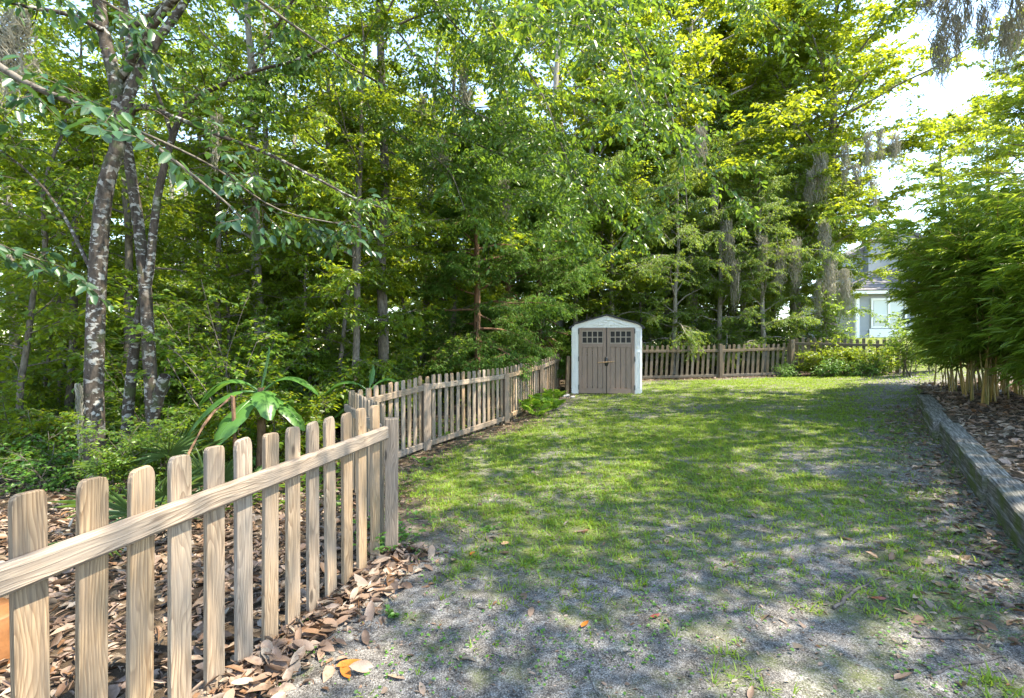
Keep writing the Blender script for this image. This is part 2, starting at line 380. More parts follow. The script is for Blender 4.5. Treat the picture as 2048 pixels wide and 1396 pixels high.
M['tan_leaf'] = plain('tan_leaf', (.46,.27,.15), .5, .4, .3, 30)
M['moss_hang'] = leaf_mat('spanish_moss', (.20,.19,.15), (.42,.40,.33), (.30,.28,.20), tf=.38, rough=.9, spec=.1, objvar=.4)
M['shed_white'] = plain('shed_white', (.76,.76,.76), .5, .35, .06, 5)
M['shed_taupe'] = plain('shed_taupe', (.245,.172,.138), .55, .3, .12, 6)
M['shed_muntin'] = plain('shed_muntin', (.30,.245,.205), .55, .3)
M['shed_roof'] = plain('shed_roof', (.05,.05,.055), .8, .2, .3, 20)
M['black_plastic'] = plain('black_plastic', (.018,.018,.02), .35, .5)
M['dark_glass'] = plain('dark_glass', (.012,.011,.013), .35, .15)
M['stick'] = plain('stick_wood', (.33,.22,.13), .8, .2, .3, 40)
M['grey_twig'] = plain('grey_twig', (.115,.10,.092), .9, .1, .6, 60)
M['stone'] = plain('pale_stone', (.36,.35,.34), .8, .2, .3, 14)
M['terracotta'] = plain('terracotta', (.20,.085,.030), .6, .3, .45, 12)
M['siding'] = plain('house_siding', (.30,.325,.34), .6, .3, .08, 3)
M['house_white'] = plain('house_white', (.82,.82,.80), .55, .3)
M['house_roof'] = plain('house_roof', (.17,.16,.165), .9, .15, .3, 9)
M['window_glass'] = plain('window_glass', (.30,.36,.36), .08, .7)
M['blind'] = plain('window_blind', (.62,.66,.62), .6, .3)
M['brick'] = plain('chimney_brick', (.24,.16,.12), .85, .2, .3, 12)
M['far_grass'] = plain('far_grass', (.16,.24,.045), .9, .1, .4, 3)
M['gravel'] = plain('pale_gravel', (.34,.34,.36), .9, .2, .5, 60)
def culm_mat():
    m, nt, out = mat('bamboo_culm'); oi = node(nt, 'ShaderNodeObjectInfo'); tc = node(nt, 'ShaderNodeTexCoord')
    t = mth(nt, 'ADD', mth(nt, 'MULTIPLY', oi.outputs['Random'], .7), mth(nt, 'MULTIPLY', noise(nt, tc.outputs['Object'], 3, 3), .4))
    c = ramp(nt, t, [(0, (.08,.10,.022)), (.4, (.20,.155,.042)), (.75, (.28,.195,.055)), (1, (.16,.105,.045))]); bsdf(nt, out, c, .4, .4); return m
M['culm'] = culm_mat()

# ------------------------------------------------------------------ the ground sheet
def axis(lo, hi, d0, d1, step, grow=1.16):
    core = list(np.arange(d0, d1 + 1e-6, step)); a = []; s = step; x = d0
    while x > lo: s *= grow; x -= s; a.append(x)
    b = []; s = step; x = d1
    while x < hi: s *= grow; x += s; b.append(x)
    return np.array(a[::-1] + core + b)
gx = axis(-400, 400, -3.2, 8.2, .055); gy = axis(-60, 500, 1.6, 11.0, .055, 1.10)
GX, GY = np.meshgrid(gx, gy); GZ = h(GX, GY)
tb = timber_off(GX, GY); GZ -= 0.06*sstep(0.05, 0.25, tb)*(GX < 14)*(GY < 14)
nx, ny = len(gx), len(gy)
ii = np.arange(ny-1)[:, None]*nx + np.arange(nx-1)[None, :]
Q = np.stack([ii, ii+1, ii+nx+1, ii+nx], -1).reshape(-1, 4)
me = mesh_np('ground', np.stack([GX, GY, GZ], -1), Q, mat=M['ground'], smooth=True)
LW = lawn(GX, GY); MU = mulch(GX, GY)
far = (~inside(GX, GY, YARD)) & (MU < .5); LW = np.where(far & (GY > 14), .95, LW)
for nm, arr in (('lawn', LW), ('mulch', MU)):
    a_ = me.attributes.new(nm, 'FLOAT', 'POINT'); a_.data.foreach_set('value', arr.ravel().astype(np.float32))
tag(obj('ground', me), kind='structure')

# planting bed behind the timber edge (raised, covered in litter)
def bed_z(x, y):
    s = (x-T0[0])*TD[0] + (y-T0[1])*TD[1]; o = timber_off(x, y)
    L = np.linalg.norm(T1-T0); t = np.clip(s/L, -1, 1.3)
    top = 0.27 + 0.38*t
    fall = sstep(L+.2, L+1.8, s)
    z = top - 0.025 + 0.04*np.clip(o, 0, 4) + 0.03*(vnoise(x, y, .5, 21)-.5) + .02*(vnoise(x, y, .15, 22)-.5)
    return z*(1-fall) + (h(x, y)+.012)*fall
bs_, bo = np.meshgrid(np.linspace(-2.5, 11.5, 130), np.linspace(.10, 9, 90))
BX = T0[0]+bs_*TD[0]+bo*TN[0]; BY = T0[1]+bs_*TD[1]+bo*TN[1]; BZ = bed_z(BX, BY)
BZ = np.where(bs_ > 10.5, BZ - (bs_-10.5)*.15, BZ)
ii = np.arange(89)[:, None]*130 + np.arange(129)[None, :]
me = mesh_np('planting_bed', np.stack([BX, BY, BZ], -1), np.stack([ii, ii+130, ii+131, ii+1], -1).reshape(-1, 4)[:, ::-1], mat=M['ground'], smooth=True)
a_ = me.attributes.new('mulch', 'FLOAT', 'POINT'); a_.data.foreach_set('value', np.ones(len(me.vertices), dtype=np.float32))
tag(obj('planting_bed', me), kind='structure')

# ------------------------------------------------------------------ picket fences
def picket_mesh(seed, w=.089, t=.021, H=1.08, rounder=1.0):
    r = random.Random(seed); m = MB(); a = r.uniform(-.014, .008); b = r.uniform(-.014, .008); k = rounder
    half = [(.5*w, 0), (.5*w, H-.036*k+a), (.475*w, H-.019*k+a), (.40*w, H-.006*k+a*.7), (.27*w, H-.001)]
    out = half + [(-.27*w, H-.001+b*.5), (-.40*w, H-.006*k+b*.7), (-.475*w, H-.019*k+b), (-.5*w, H-.036*k+b), (-.5*w, 0)]
    n = len(out); c = .0025; cx = 0; V = []
    def ring(y, ins):
        R = []
        for (x, z) in out:
            zz = z - ins if z > H*.5 else z
            R.append((x - math.copysign(ins, x), y, zz))
        return R
    rings = [ring(-t/2, c), ring(-t/2+c, 0), ring(t/2-c, 0), ring(t/2, c)]
    V = [p for R in rings for p in R]; Fs = [tuple(range(n)), tuple(3*n+i for i in range(n-1, -1, -1))]
    for q in range(3):
        for i in range(n):
            j = (i+1) % n; Fs.append((q*n+j, q*n+i, q*n+n+i, q*n+n+j))
    m.add(V, Fs); return m
PK = [picket_mesh(i, .089, .024, 1.08, (1.0, .8, 1.2, .9, 1.1, .7, 1.3)[i]).mesh('picket', M['picket']) for i in range(7)]
PKR = [picket_mesh(20+i, .082, .020, 1.06, 1.35).mesh('picket', M['picket']) for i in range(4)]
PKO = [picket_mesh(40+i, .085, .020, 1.08, .85).mesh('picket', M['picket_old']) for i in range(4)]

def rail(parent, A, B, zA, zB, off, hh=.089, th=.038, material='picket', name='rail', bev=.006):
    A = np.array([*A, zA], float); B = np.array([*B, zB], float); d = B-A; L = np.linalg.norm(d)
    m = MB(); m.box(-th/2, th/2, -hh/2, hh/2, 0, L, bev)
    o = m.build(name, M[material], parent)
    z = Vector(d/L); nrm = Vector((d[1], -d[0], 0)).normalized(); y = z.cross(nrm)
    R = Matrix((nrm, y, z)).transposed(); p = Vector(A) + nrm*off
    o.matrix_world = Matrix.Translation(p) @ R.to_4x4()
    return o
def post(parent, x, y, z0, z1, w=.09, rz=0, material='post', tilt=0):
    m = MB(); m.box(-w/2, w/2, -w/2, w/2, 0, z1-z0, .006); o = m.build('post', M[material], parent)
    o.location = (x, y, z0); o.rotation_euler = (tilt, tilt*.5, rz); return o
def pickets(parent, A, B, n, zA, zB, meshes, lean=0.0, jit=.012, off=0.0, first=.5, skip=()):
    A = np.array(A, float); B = np.array(B, float); d = B-A; ang = math.atan2(d[1], d[0]); nrm = np.array([d[1], -d[0]])/np.linalg.norm(d)
    for i in range(n):
        if i in skip: continue
        t = (i+first)/n; p = A + d*t + nrm*off; r = RNG
        me = meshes[int(r.integers(len(meshes)))]; H = max(v.co.z for v in me.vertices) if False else 1.07
        zt = zA + (zB-zA)*t + r.uniform(-jit, jit)
        o = obj('picket', me, parent, (p[0], p[1], zt-H), (r.uniform(-.008, .008), lean+r.uniform(-.012, .012), ang + r.uniform(-.03, .03)))

# near run: thirteen pickets and one cross rail, running away from the camera
f = empty('picket_fence'); tag(f, 'weathered tan picket fence run nearest the camera with one thick top rail', 'fence', 'picket fences round the yard')
d0 = np.array([.0294, .1042])*1.49; O0 = np.array([-.99, 1.0])*1.49
pk = lambda k: O0 + d0*k
pickets(f, pk(-1.5), pk(12.5), 14, 1.04, 1.105, PK, jit=.006)
rail(f, pk(-2.2), pk(12.62), .826, .908, .032, .092, .044, 'picket', bev=.012)
pp = pk(13.05) + np.array([.963, -.271])*.03
post(f, pp[0], pp[1], -.15, 1.0, .093, .27)

def run(label, nodes, npick, tops, meshes, material, lean=0, rails=True, posts=(), side=1, bottom=True, jit=.012):
    f = empty('picket_fence', (0, 0, 0)); tag(f, label, 'fence', 'picket fences round the yard')
    for i in range(len(nodes)-1):
        A, B = np.array(nodes[i]), np.array(nodes[i+1]); zA, zB = tops[i], tops[i+1]
        pickets(f, A, B, npick[i], zA, zB, meshes, lean, jit)
        rail(f, A, B, zA-.178, zB-.178, side*.031, .085, .038, material)
        if bottom:
            gA, gB = hs(*A)+.075, hs(*B)+.075
            rail(f, A, B, gA, gB, side*.031, .085, .038, material)
    for (x, y, z1, w, rz) in posts:
        post(f, x, y, hs(x, y)-.12, z1, w, rz, 'post' if material == 'picket' else 'picket_old')
    return f
sideN = [(-1.9,5.6),(-1.32,7.2),(-.153,9.3),(.647,11.6),(1.34,13.5)]
def yard_off(i, j, t, dist):   # a point on the yard side of a fence node
    A = np.array(sideN[i]); B = np.array(sideN[j]); d = (B-A)/np.linalg.norm(B-A); return A + (B-A)*t + np.array([d[1], -d[0]])*dist
run('short return of picket fence seen from outside just behind the near post', [(-1.9,5.62), (-.97,3.66)], [13], [1.0, 1.07], PKO, 'picket_old', side=1, bottom=False)
p1 = yard_off(0, 1, 1, .05); p2 = yard_off(1, 2, 1, .05); p3 = yard_off(2, 3, 1, .05)
run('long tan picket fence bending along the woods up to the shed', sideN, [11, 15, 15, 12], [1.02, 1.105, 1.154, 1.236, 1.40], PKR, 'picket',
    posts=[(p1[0], p1[1], .986, .115, .5), (p2[0], p2[1], 1.02, .10, .45), (p3[0], p3[1], 1.116, .10, .4)])
f = run('older grey picket fence at the back, right of the shed', [(4.0,16.0),(6.88,16.0),(9.15,15.95)], [17, 14], [1.60, 1.62, 1.69], PKO, 'picket_old', lean=.055,
    posts=[(4.25,15.97,1.78,.09,0),(6.88,15.96,1.66,.10,0)], jit=.02)
f = empty('picket_fence'); tag(f, 'old picket fence panel half hidden by leafy vines, below the house', 'fence', 'picket fences round the yard')
pickets(f, (9.28,15.9), (11.45,14.5), 16, 1.87, 1.77, PKO, jit=.02)
rail(f, (9.22,15.93), (11.5,14.47), 1.68, 1.60, .031, .085, .038, 'picket_old')
rail(f, (9.22,15.93), (10.1,15.37), .84, .74, .031, .07, .038, 'picket_old')
post(f, 9.18, 15.86, .45, 1.81, .13, .1, 'picket_old'); post(f, 11.52, 14.42, .6, 1.78, .11, .4, 'picket_old')

# ------------------------------------------------------------------ garden shed
S = empty('garden_shed', (2.46, 12.6, .315), math.radians(-9)); tag(S, 'small white plastic garden shed with taupe double doors and dark gable roof', 'shed')
W = .90; DP = 1.55; EH = 1.74; AP = 2.07
m = MB()
m.box(-W, -.72, 0, .10, 0, EH); m.box(.72, W, 0, .10, 0, EH)
m.box(-W, -W+.05, .101, DP, 0, EH); m.box(W-.05, W, .101, DP, 0, EH); m.box(-W+.051, W-.051, DP-.05, DP, 0, EH)
m.build('wall', M['shed_white'], S)
m = MB(); m.prism([(-.719, 1.742), (.719, 1.742), (W, 1.745), (.80, 1.83), (0, AP-.01), (-.80, 1.83), (-W, 1.745)], -.012, .09); 
g = m.build('gable', M['shed_white'], S)
for sx, pr in ((1, 1), (-1, 1)):
    m = MB(); m.prism([(sx*.02*0, 2.0), (sx*0, 1.975), (sx*.50, 1.80), (sx*.56, 1.80)][::-sx], -.045, -.0125); m.build('gable_trim', M['shed_white'], g)
for r_, (z, xs) in enumerate(((1.80, (-.34, -.20, -.06, .07, .21)), (1.865, (-.22, -.09, .05)), (1.92, (-.09, .01)))):
    for i, x in enumerate(xs):
        m = MB(); m.box(x, x+.115, -.034-.012*(i % 2), -.0125, z, z+.044, .003); m.build('shingle', M['shed_white'], g)
m = MB(); m.box(-.74, .74, .02, .06, 0.0, .05); m.build('sill', M['black_plastic'], S)
for sx in (-1, 1):   # raised strips framing the narrow side panels
    for (z0, z1) in ((.12, 1.12), (1.22, 1.66)):
        m = MB(); x0, x1 = sorted((sx*.757, sx*.863))
        m.box(x0, x0+.024, -.030, -.0005, z0, z1); m.box(x1-.024, x1, -.030, -.0005, z0, z1)
        m.box(x0+.0245, x1-.0245, -.029, -.0005, z0, z0+.024); m.box(x0+.0245, x1-.0245, -.029, -.0005, z1-.024, z1); m.build('panel_frame', M['shed_white'], S)
        m = MB(); m.box(x0+.040, x1-.040, -.026, -.0005, z0+.040, z1-.040, .004); m.build('panel', M['shed_white'], S)
for sx in (-1, 1):
    dr = empty('door', (0, 0, 0)); dr.parent = S
    x0, x1 = (-.715, -.006) if sx < 0 else (.006, .715); xi0, xi1 = x0+.085, x1-.085
    D = MB()
    D.box(x0, xi0, -.035, .015, .03, 1.735, .004); D.box(xi1, x1, -.035, .015, .03, 1.735, .004)
    D.box(xi0+.0005, xi1-.0005, -.034, .014, .03, .16); D.box(xi0+.0005, xi1-.0005, -.034, .014, 1.235, 1.325); D.box(xi0+.0005, xi1-.0005, -.034, .014, 1.665, 1.735)
    me = D.mesh('door_frame', M['shed_taupe']); o = obj('door_frame', me, dr)
    wv = (xi1-xi0)/4
    for k in range(4):
        m = MB(); m.box(xi0+k*wv+.005, xi0+(k+1)*wv-.005, -.018, .0, .161, 1.234, .004); m.build('plank', M['shed_taupe'], dr)
        for q in range(2):
            m = MB(); m.box(xi0+k*wv+.002, xi0+(k+1)*wv-.002, -.006, .004, 1.327+q*.169, 1.327+(q+1)*.169-.002); m.build('window_pane', M['dark_glass'], dr)
    m = MB()
    for k in range(5):
        c = xi0+k*wv; m.box(max(xi0, c-.014), min(xi1, c+.014), -.030, -.007, 1.3255, 1.6645)
    for z in (1.3255, 1.482, 1.640):
        for k in range(4): m.box(xi0+k*wv+.0145, xi0+(k+1)*wv-.0145, -.029, -.007, z, z+.024)
    m.build('muntin', M['shed_muntin'], dr)
    for z in (.12, .86, 1.58):
        m = MB(); hx = x0-.012 if sx < 0 else x1-.013; m.box(hx, hx+.025, -.045, -.012, z, z+.13, .004); m.build('hinge', M['black_plastic'], dr)
m = MB(); pts = [(0, -.045, z) for z in (.74, .77, .81, .86, .91, .95, .98)]; m.tube(pts, [.022, .042, .05, .052, .05, .042, .022], 10); m.build('latch', M['black_plastic'], S, True)
m = MB(); m.tube([(.004, -.040, .03), (.004, -.040, 1.74)], .008, 6); m.build('door_seal', M['black_plastic'], S)
m = MB()
for sx in (-1, 1):
    prof = [(0, AP+.022), (sx*.80, 1.868), (sx*.965, 1.750), (sx*.965, 1.712), (sx*.80, 1.828), (0, AP-.014)]
    m.prism(prof if sx < 0 else prof[::-1], -.085, DP+.04)
rf = m.build('roof', M['shed_roof'], S)
m = MB(); m.tube([(0, -.05, AP+.012), (0, DP+.05, AP+.012)], .022, 6); m.build('ridge_cap', M['shed_roof'], rf)
m = MB(); m.tube([(-.235, -.085, .835), (-.02, -.105, .845), (.215, -.085, .865)], [.012, .014, .012], 6)
o = m.build('wooden_stick', M['stick']); o.location = S.location; o.rotation_euler = S.rotation_euler
tag(o, 'thin bare stick pushed through the shed door latch', 'stick')
# boards and stones beside the shed
for i, (x, y, hh, w, tl) in enumerate(((1.44, 12.75, 1.02, .085, .05), (1.56, 13.05, .98, .09, .03))):
    m = MB(); m.box(-w/2, w/2, -.045, .045, 0, hh, .006); o = m.build('timber_post', M['brown_board'])
    o.location = (x, y, hs(x, y)-.03); o.rotation_euler = (-.03, tl, .2)
    tag(o, ('front brown timber post leaning in the gap left of the shed', 'darker brown timber post close against the left wall of the shed')[i], 'post', 'timber posts beside the shed')
def stone(name, x, y, s, label, cat='stone', group=None, zoff=0):
    n = 7; V = []; Fs = []
    import bmesh
    bm = bmesh.new(); bmesh.ops.create_icosphere(bm, subdivisions=2, radius=1)
    r = random.Random(int(x*1000+y*77))
    off = [Vector((r.uniform(-1, 1), r.uniform(-1, 1), r.uniform(-1, 1))).normalized() for _ in range(9)]; cut = [r.uniform(.6, .9) for _ in range(9)]
    for v in bm.verts:
        for o_, c_ in zip(off, cut):
            dd = v.co.dot(o_)
            if dd > c_: v.co -= o_*(dd-c_)
        v.co = Vector((v.co.x*s, v.co.y*s*.8, v.co.z*s*.6))
    me = bpy.data.meshes.new(name); bm.to_mesh(me); bm.free(); me.materials.append(M['stone'])
    o = obj(name, me, None, (x, y, hs(x, y)+s*.25+zoff)); tag(o, label, cat, group); return o
stone('stone', 1.37, 12.3, .11, 'pale grey stone on the ground left of the shed')
stone('stone', 1.52, 12.15, .06, 'small white stone at the left front corner of the shed')

# ------------------------------------------------------------------ house on the rise behind the fence
HS = empty('house', (21.4, 30.0, hs(21.4, 30.0)-.1), math.radians(-8)); tag(HS, 'pale blue grey house with white windows and grey shingle roof', 'house')
m = MB(); m.box(0, 12, 0, 8, 0, 2.85); m.build('wall', M['siding'], HS)
for k in range(14):
    m = MB(); m.box(.13, 11.9, -.022+.001*(k % 2), -.002, .55+k*.165, .55+k*.165+.155); m.build('siding_board', M['siding'], HS)
m = MB(); m.box(-.06, .12, -.06, .12, 0, 2.84); m.build('corner_trim', M['house_white'], HS)
m = MB(); m.box(.66, 8.5, -.09, -.025, .0, .66, .01); m.build('base_panel', M['house_white'], HS)
def window(x0, x1, z0, z1, nm=2):
    w_ = empty('window'); w_.parent = HS
    m = MB(); m.box(x0, x1, -.12, -.026, z0, z0+.12); m.box(x0, x1, -.12, -.026, z1-.14, z1); m.box(x0, x0+.12, -.121, -.026, z0+.1205, z1-.1405); m.box(x1-.12, x1, -.121, -.026, z0+.1205, z1-.1405)
    cw = (x1-x0-.24)/nm
    for k in range(1, nm): c = x0+.12+cw*k; m.box(c-.06, c+.06, -.119, -.027, z0+.1205, z1-.1405)
    m.build('frame', M['house_white'], w_)
    zm = z0+.12+(z1-z0-.26)*.43
    for k in range(nm):
        a = x0+.12+cw*k+.061; b = x0+.12+cw*(k+1)-.061
        m = MB(); m.box(a, b, -.07, -.03, z0+.121, zm-.03); m.build('pane', M['window_glass'], w_)
        m = MB(); m.box(a, b, -.10, -.03, zm-.029, zm+.029); m.build('meeting_rail', M['house_white'], w_)
        m = MB(); m.box(a, b, -.07, -.03, zm+.03, z1-.141); m.build('pane', M['blind'], w_)
window(.75, 2.75, .70, 2.55); window(3.2, 5.2, .70, 2.55); window(6.2, 8.2, .70, 2.55)
m = MB(); m.box(-.5, 12.5, -.55, -.40, 2.78, 2.98); m.box(-.5, -.36, -.3995, 8.4, 2.78, 2.98); m.build('fascia', M['house_white'], HS)
m = MB(); V = [(-.55,-.6,2.985),(12.5,-.6,2.985),(12.5,8.5,2.985),(-.55,8.5,2.985),(3.5,3.9,4.9),(9.5,3.9,4.9)]
m.add(V, [(0,1,5,4),(1,2,5),(2,3,4,5),(3,0,4),(0,3,2,1)]); rf = m.build('roof', M['house_roof'], HS)
for k in range(9):   # shingle courses on the visible slope
    t0, t1 = k/9, (k+.96)/9
    def sl(t, lift): 
        a = np.array(V[0])*(1-t)+np.array(V[4])*t; b = np.array(V[1])*(1-t)+np.array(V[5])*t; return a+[0,-.02*lift,.03*lift], b+[0,-.02*lift,.03*lift]
    a0, b0 = sl(t0, 1.4); a1, b1 = sl(t1, .5); mm = MB(); mm.add([a0, b0, b1, a1, a0-[0,0,.02], b0-[0,0,.02]], [(0,1,2,3), (4,5,1,0)]); mm.build('shingle_course', M['house_roof'], rf)
m = MB(); m.prism([(1.2,4.0),(9,4.0),(9,5.6),(5.1,7.6),(1.2,5.6)], 4.2, 7.9); m.build('upper_wall', M['siding'], HS)
m = MB(); m.prism([(.9,5.45),(5.1,7.6),(5.1,7.8),(.75,5.6)], 4.0, 8.1); m.prism([(5.1,7.6),(9.3,5.45),(9.45,5.6),(5.1,7.8)], 4.0, 8.1); m.build('upper_roof', M['house_roof'], HS)
m = MB(); m.box(2.6, 3.4, 3.6, 4.15, 4.0, 6.7); ch = m.build('chimney', M['siding'], HS)
m = MB(); m.box(2.5, 3.5, 3.5, 4.25, 6.705, 6.95, .02); m.build('chimney_cap', M['brick'], ch)

# ------------------------------------------------------------------ timber edging
edges = [(-.55, 1.95, .00, 0), (1.97, 4.75, .035, 1), (4.78, 6.05, .10, 2), (6.08, 7.80, .045, 3)]
edlab = ['nearest weathered grey timber of the bed edge at the right frame border', 'second mossy timber of the bed edge counting from the camera', 'short timber in the bed edge with a green mossy end', 'farthest timber of the bed edge, sunk at its far end']
for i, (s0, s1, o_, k) in enumerate(edges):
    e = empty('edging_timber', (0, 0, 0)); tag(e, edlab[i], 'timber', 'timbers edging the planting bed')
    for lvl in range(2):
        n = 9; ss = np.linspace(s0, s1-(.03 if lvl else 0), n); wd, hg = (.21, .135) if lvl == 0 else (.20, .14)
        ring = []
        for s_ in ss:
            b = T0 + TD*s_ - TN*(o_+.012*lvl-.0) ; top = .275 + .38*s_/7.8 - lvl*.137 + RNG.uniform(-.004, .004)
            wv = RNG.uniform(-.006, .006)
            q0 = b + TN*wv; q1 = b + TN*(wd+wv)
            ch_ = .016
            ring.append([(*(q0), top-hg), (*(q0), top-ch_), (*(q0+TN*ch_), top), (*(q1-TN*ch_), top), (*q1, top-ch_), (*q1, top-hg)])
        V = [p for r_ in ring for p in r_]; Fs = [tuple(range(5, -1, -1)), tuple((n-1)*6+j for j in range(6))]
        for a in range(n-1):
            for j in range(6): jj = (j+1) % 6; Fs.append((a*6+j, a*6+jj, a*6+6+jj, a*6+6+j))
        b0 = T0+TD*s0; ang = math.atan2(TD[1], TD[0])-math.pi/2
        R = Matrix.Rotation(-ang, 4, 'Z') @ Matrix.Translation((-b0[0], -b0[1], 0))
        m = MB(); m.add([tuple(R @ Vector(p)) for p in V], Fs); o = m.build('upper_beam' if lvl == 0 else 'lower_beam', M['timber'], e, loc=(b0[0], b0[1], 0), rot=(0, 0, ang))

# ------------------------------------------------------------------ foliage tools
LEAF4 = (np.array([[0,0,0],[.42,.5,.07],[1,0,-.10],[.42,-.5,.07]]), None, np.array([[0,2,1],[0,3,2]]))
LEAF6 = (np.array([[0,0,0],[.28,.44,.07],[.68,.40,.02],[1,0,-.16],[.68,-.40,.02],[.28,-.44,.07]]), np.array([[0,3,2,1],[0,5,4,3]]), None)
BLADE = (np.array([[0,.5,0],[0,-.5,0],[.55,-.36,.0],[.55,.36,.0],[1,0,-.22]]), np.array([[0,1,2,3]]), np.array([[3,2,4]]))
LANCE = (np.array([[0,0,0],[.25,.5,.03],[.6,.38,-.03],[1,0,-.20],[.6,-.38,-.03],[.25,-.5,.03]]), np.array([[0,3,2,1],[0,5,4,3]]), None)

def batch(T, P, D, N, L, W):
    TV, TQ, TT = T; n = len(P); k = len(TV)
    D = unit(D); S = unit(np.cross(N, D)); N = np.cross(D, S)
    L = np.broadcast_to(L, (n,)); W = np.broadcast_to(W, (n,))
    V = (P[:, None, :] + (TV[None, :, 0]*L[:, None])[..., None]*D[:, None, :] + (TV[None, :, 1]*W[:, None])[..., None]*S[:, None, :]
         + (TV[None, :, 2]*L[:, None])[..., None]*N[:, None, :])
    off = (np.arange(n)*k)[:, None, None]
    q = None if TQ is None else (TQ[None]+off).reshape(-1, TQ.shape[1]); t = None if TT is None else (TT[None]+off).reshape(-1, 3)
    return V.reshape(-1, 3), q, t, k

class Wood:
    def __init__(s): s.V = []; s.Q = []; s.n = 0
    def add(s, V, Q): s.V.append(V); s.Q.append(Q + s.n); s.n += len(V)
    def tube(s, pts, rad, sides=6, jitter=0): s.add(*tube_np(pts, rad, sides, jitter))
    def twigs(s, A, B, r):       # many thin straight three-sided twigs at once
        D = unit(B-A); up = np.where(np.abs(D[:, 2:3]) < .9, [[0., 0., 1.]], [[1., 0., 0.]]); X = unit(np.cross(D, up)); Y = np.cross(D, X)
        V = []
        for (C, rr) in ((A, r), (B, r*.35)):
            for a in (0, 2.094, 4.189): V.append(C + rr*(math.cos(a)*X + math.sin(a)*Y))
        V = np.stack(V, 1).reshape(-1, 3); o = (np.arange(len(A))*6)[:, None, None]
        Q = np.array([[0,1,4,3],[1,2,5,4],[2,0,3,5]])[None] + o
        s.add(V, Q.reshape(-1, 4))
    def mesh(s, name, m): return mesh_np(name, np.concatenate(s.V), np.concatenate(s.Q), mat=m, smooth=True)

def wander(p, d, L, n, droop=0., wig=.25, rng=RNG, up=0.):
    P = [np.array(p, float)]; d = unit(np.array(d, float)); st = L/(n-1)
    for i in range(n-1):
        d = unit(d + rng.normal(0, wig, 3)*.5 + np.array([0, 0, up-droop])*(i+1)/n*.5)
        P.append(P[-1] + d*st)
    return np.array(P)

def spray(wood, limbs, rng, n_sub=8, sub_len=.4, n_twig=7, twig_len=.35, n_leaf=10, leafL=.09, leafW=.05, T=LEAF4, droop=.25, sub_start=.25, flat=.55, clump=True, minlen=0.):
    """side branches, twigs and leaves on the given limb polylines [(pts, r0)]; returns leaf arrays"""
    tb, td, tl, cl = [], [], [], []
    ci = 0
    for pts, r0 in limbs:
        seg = np.diff(pts, axis=0); LL = np.linalg.norm(seg, axis=1); tot = LL.sum(); cum = np.concatenate([[0], np.cumsum(LL)])/max(tot, 1e-6)
        ns = max(2, int(round(n_sub*max(1, tot/2.0)))) if minlen else n_sub
        for j in range(ns):
            t = sub_start + (1-sub_start)*(j+rng.random())/ns
            i = min(np.searchsorted(cum, t)-1, len(seg)-1); i = max(i, 0); u = (t-cum[i])/max(cum[i+1]-cum[i], 1e-6)
            p = pts[i]+seg[i]*u; d = unit(seg[i]); s = unit(np.cross(d, [0, 0, 1]))*(1 if rng.random() < .5 else -1)
            dd = d*rng.uniform(.2, .8) + s*rng.uniform(.4, 1.) + np.array([0, 0, rng.uniform(-.3, .45)])
            L = max(sub_len*tot*rng.uniform(.6, 1.2)*(1-.45*t), .25)
            sp = wander(p, dd, L, 4, droop, .3, rng)
            wood.tube(sp, np.linspace(max(.0035, r0*.28*(1-.5*t)), .0025, 4), 3)
            sseg = np.diff(sp, axis=0); tint = rng.random(); ci += 1
            for k in range(n_twig):
                tt = (k+rng.random())/n_twig*3; a = min(int(tt), 2); q = sp[a]+sseg[a]*(tt-a); e = unit(sseg[a])
                ss = unit(np.cross(e, [0, 0, 1])+rng.normal(0, .25, 3))*(1 if k % 2 else -1)
                tb.append(q); td.append(e*rng.uniform(.3, .9)+ss*rng.uniform(.3, 1)+np.array([0, 0, rng.uniform(-.35, .3)-droop*.6])); tl.append(twig_len*rng.uniform(.55, 1.25)); cl.append(tint)
    tb = np.array(tb); td = unit(np.array(td)); tl = np.array(tl); cl = np.array(cl); n = len(tb)
    wood.twigs(tb, tb+td*tl[:, None], .0030)
    m = n_leaf; s = (np.arange(m)+.6)/m
    P = tb[:, None, :] + td[:, None, :]*(tl[:, None]*s[None, :])[..., None]
    side = unit(np.cross(td, [0, 0, 1]) + 1e-4)
    sg = np.where(np.arange(m) % 2 == 0, 1., -1.)
    D = td[:, None, :]*.55 + side[:, None, :]*sg[None, :, None]*.8 + rng.normal(0, .28, (n, m, 3)) + np.array([0, 0, -droop-.12])
    N = np.array([0, 0, 1.]) + rng.normal(0, flat, (n, m, 3))
    Lf = leafL*rng.uniform(.65, 1.2, (n, m)); tint = np.clip(.6*cl[:, None] + .4*rng.random((n, m)) + rng.normal(0, .05, (n, m)), 0, 1)
    P = P.reshape(-1, 3)+rng.normal(0, .015, (n*m, 3))
    return P, D.reshape(-1, 3), N.reshape(-1, 3), Lf.ravel(), Lf.ravel()*leafW/leafL, tint.ravel()

def leaf_mesh(name, arrs, T, material):
    P, D, N, L, W, tint = [np.concatenate([a[i] for a in arrs]) for i in range(6)]
    V, q, t, k = batch(T, P, D, N, L, W)
    return mesh_np(name, V, q, t, mat=material, tint=np.repeat(tint, k))

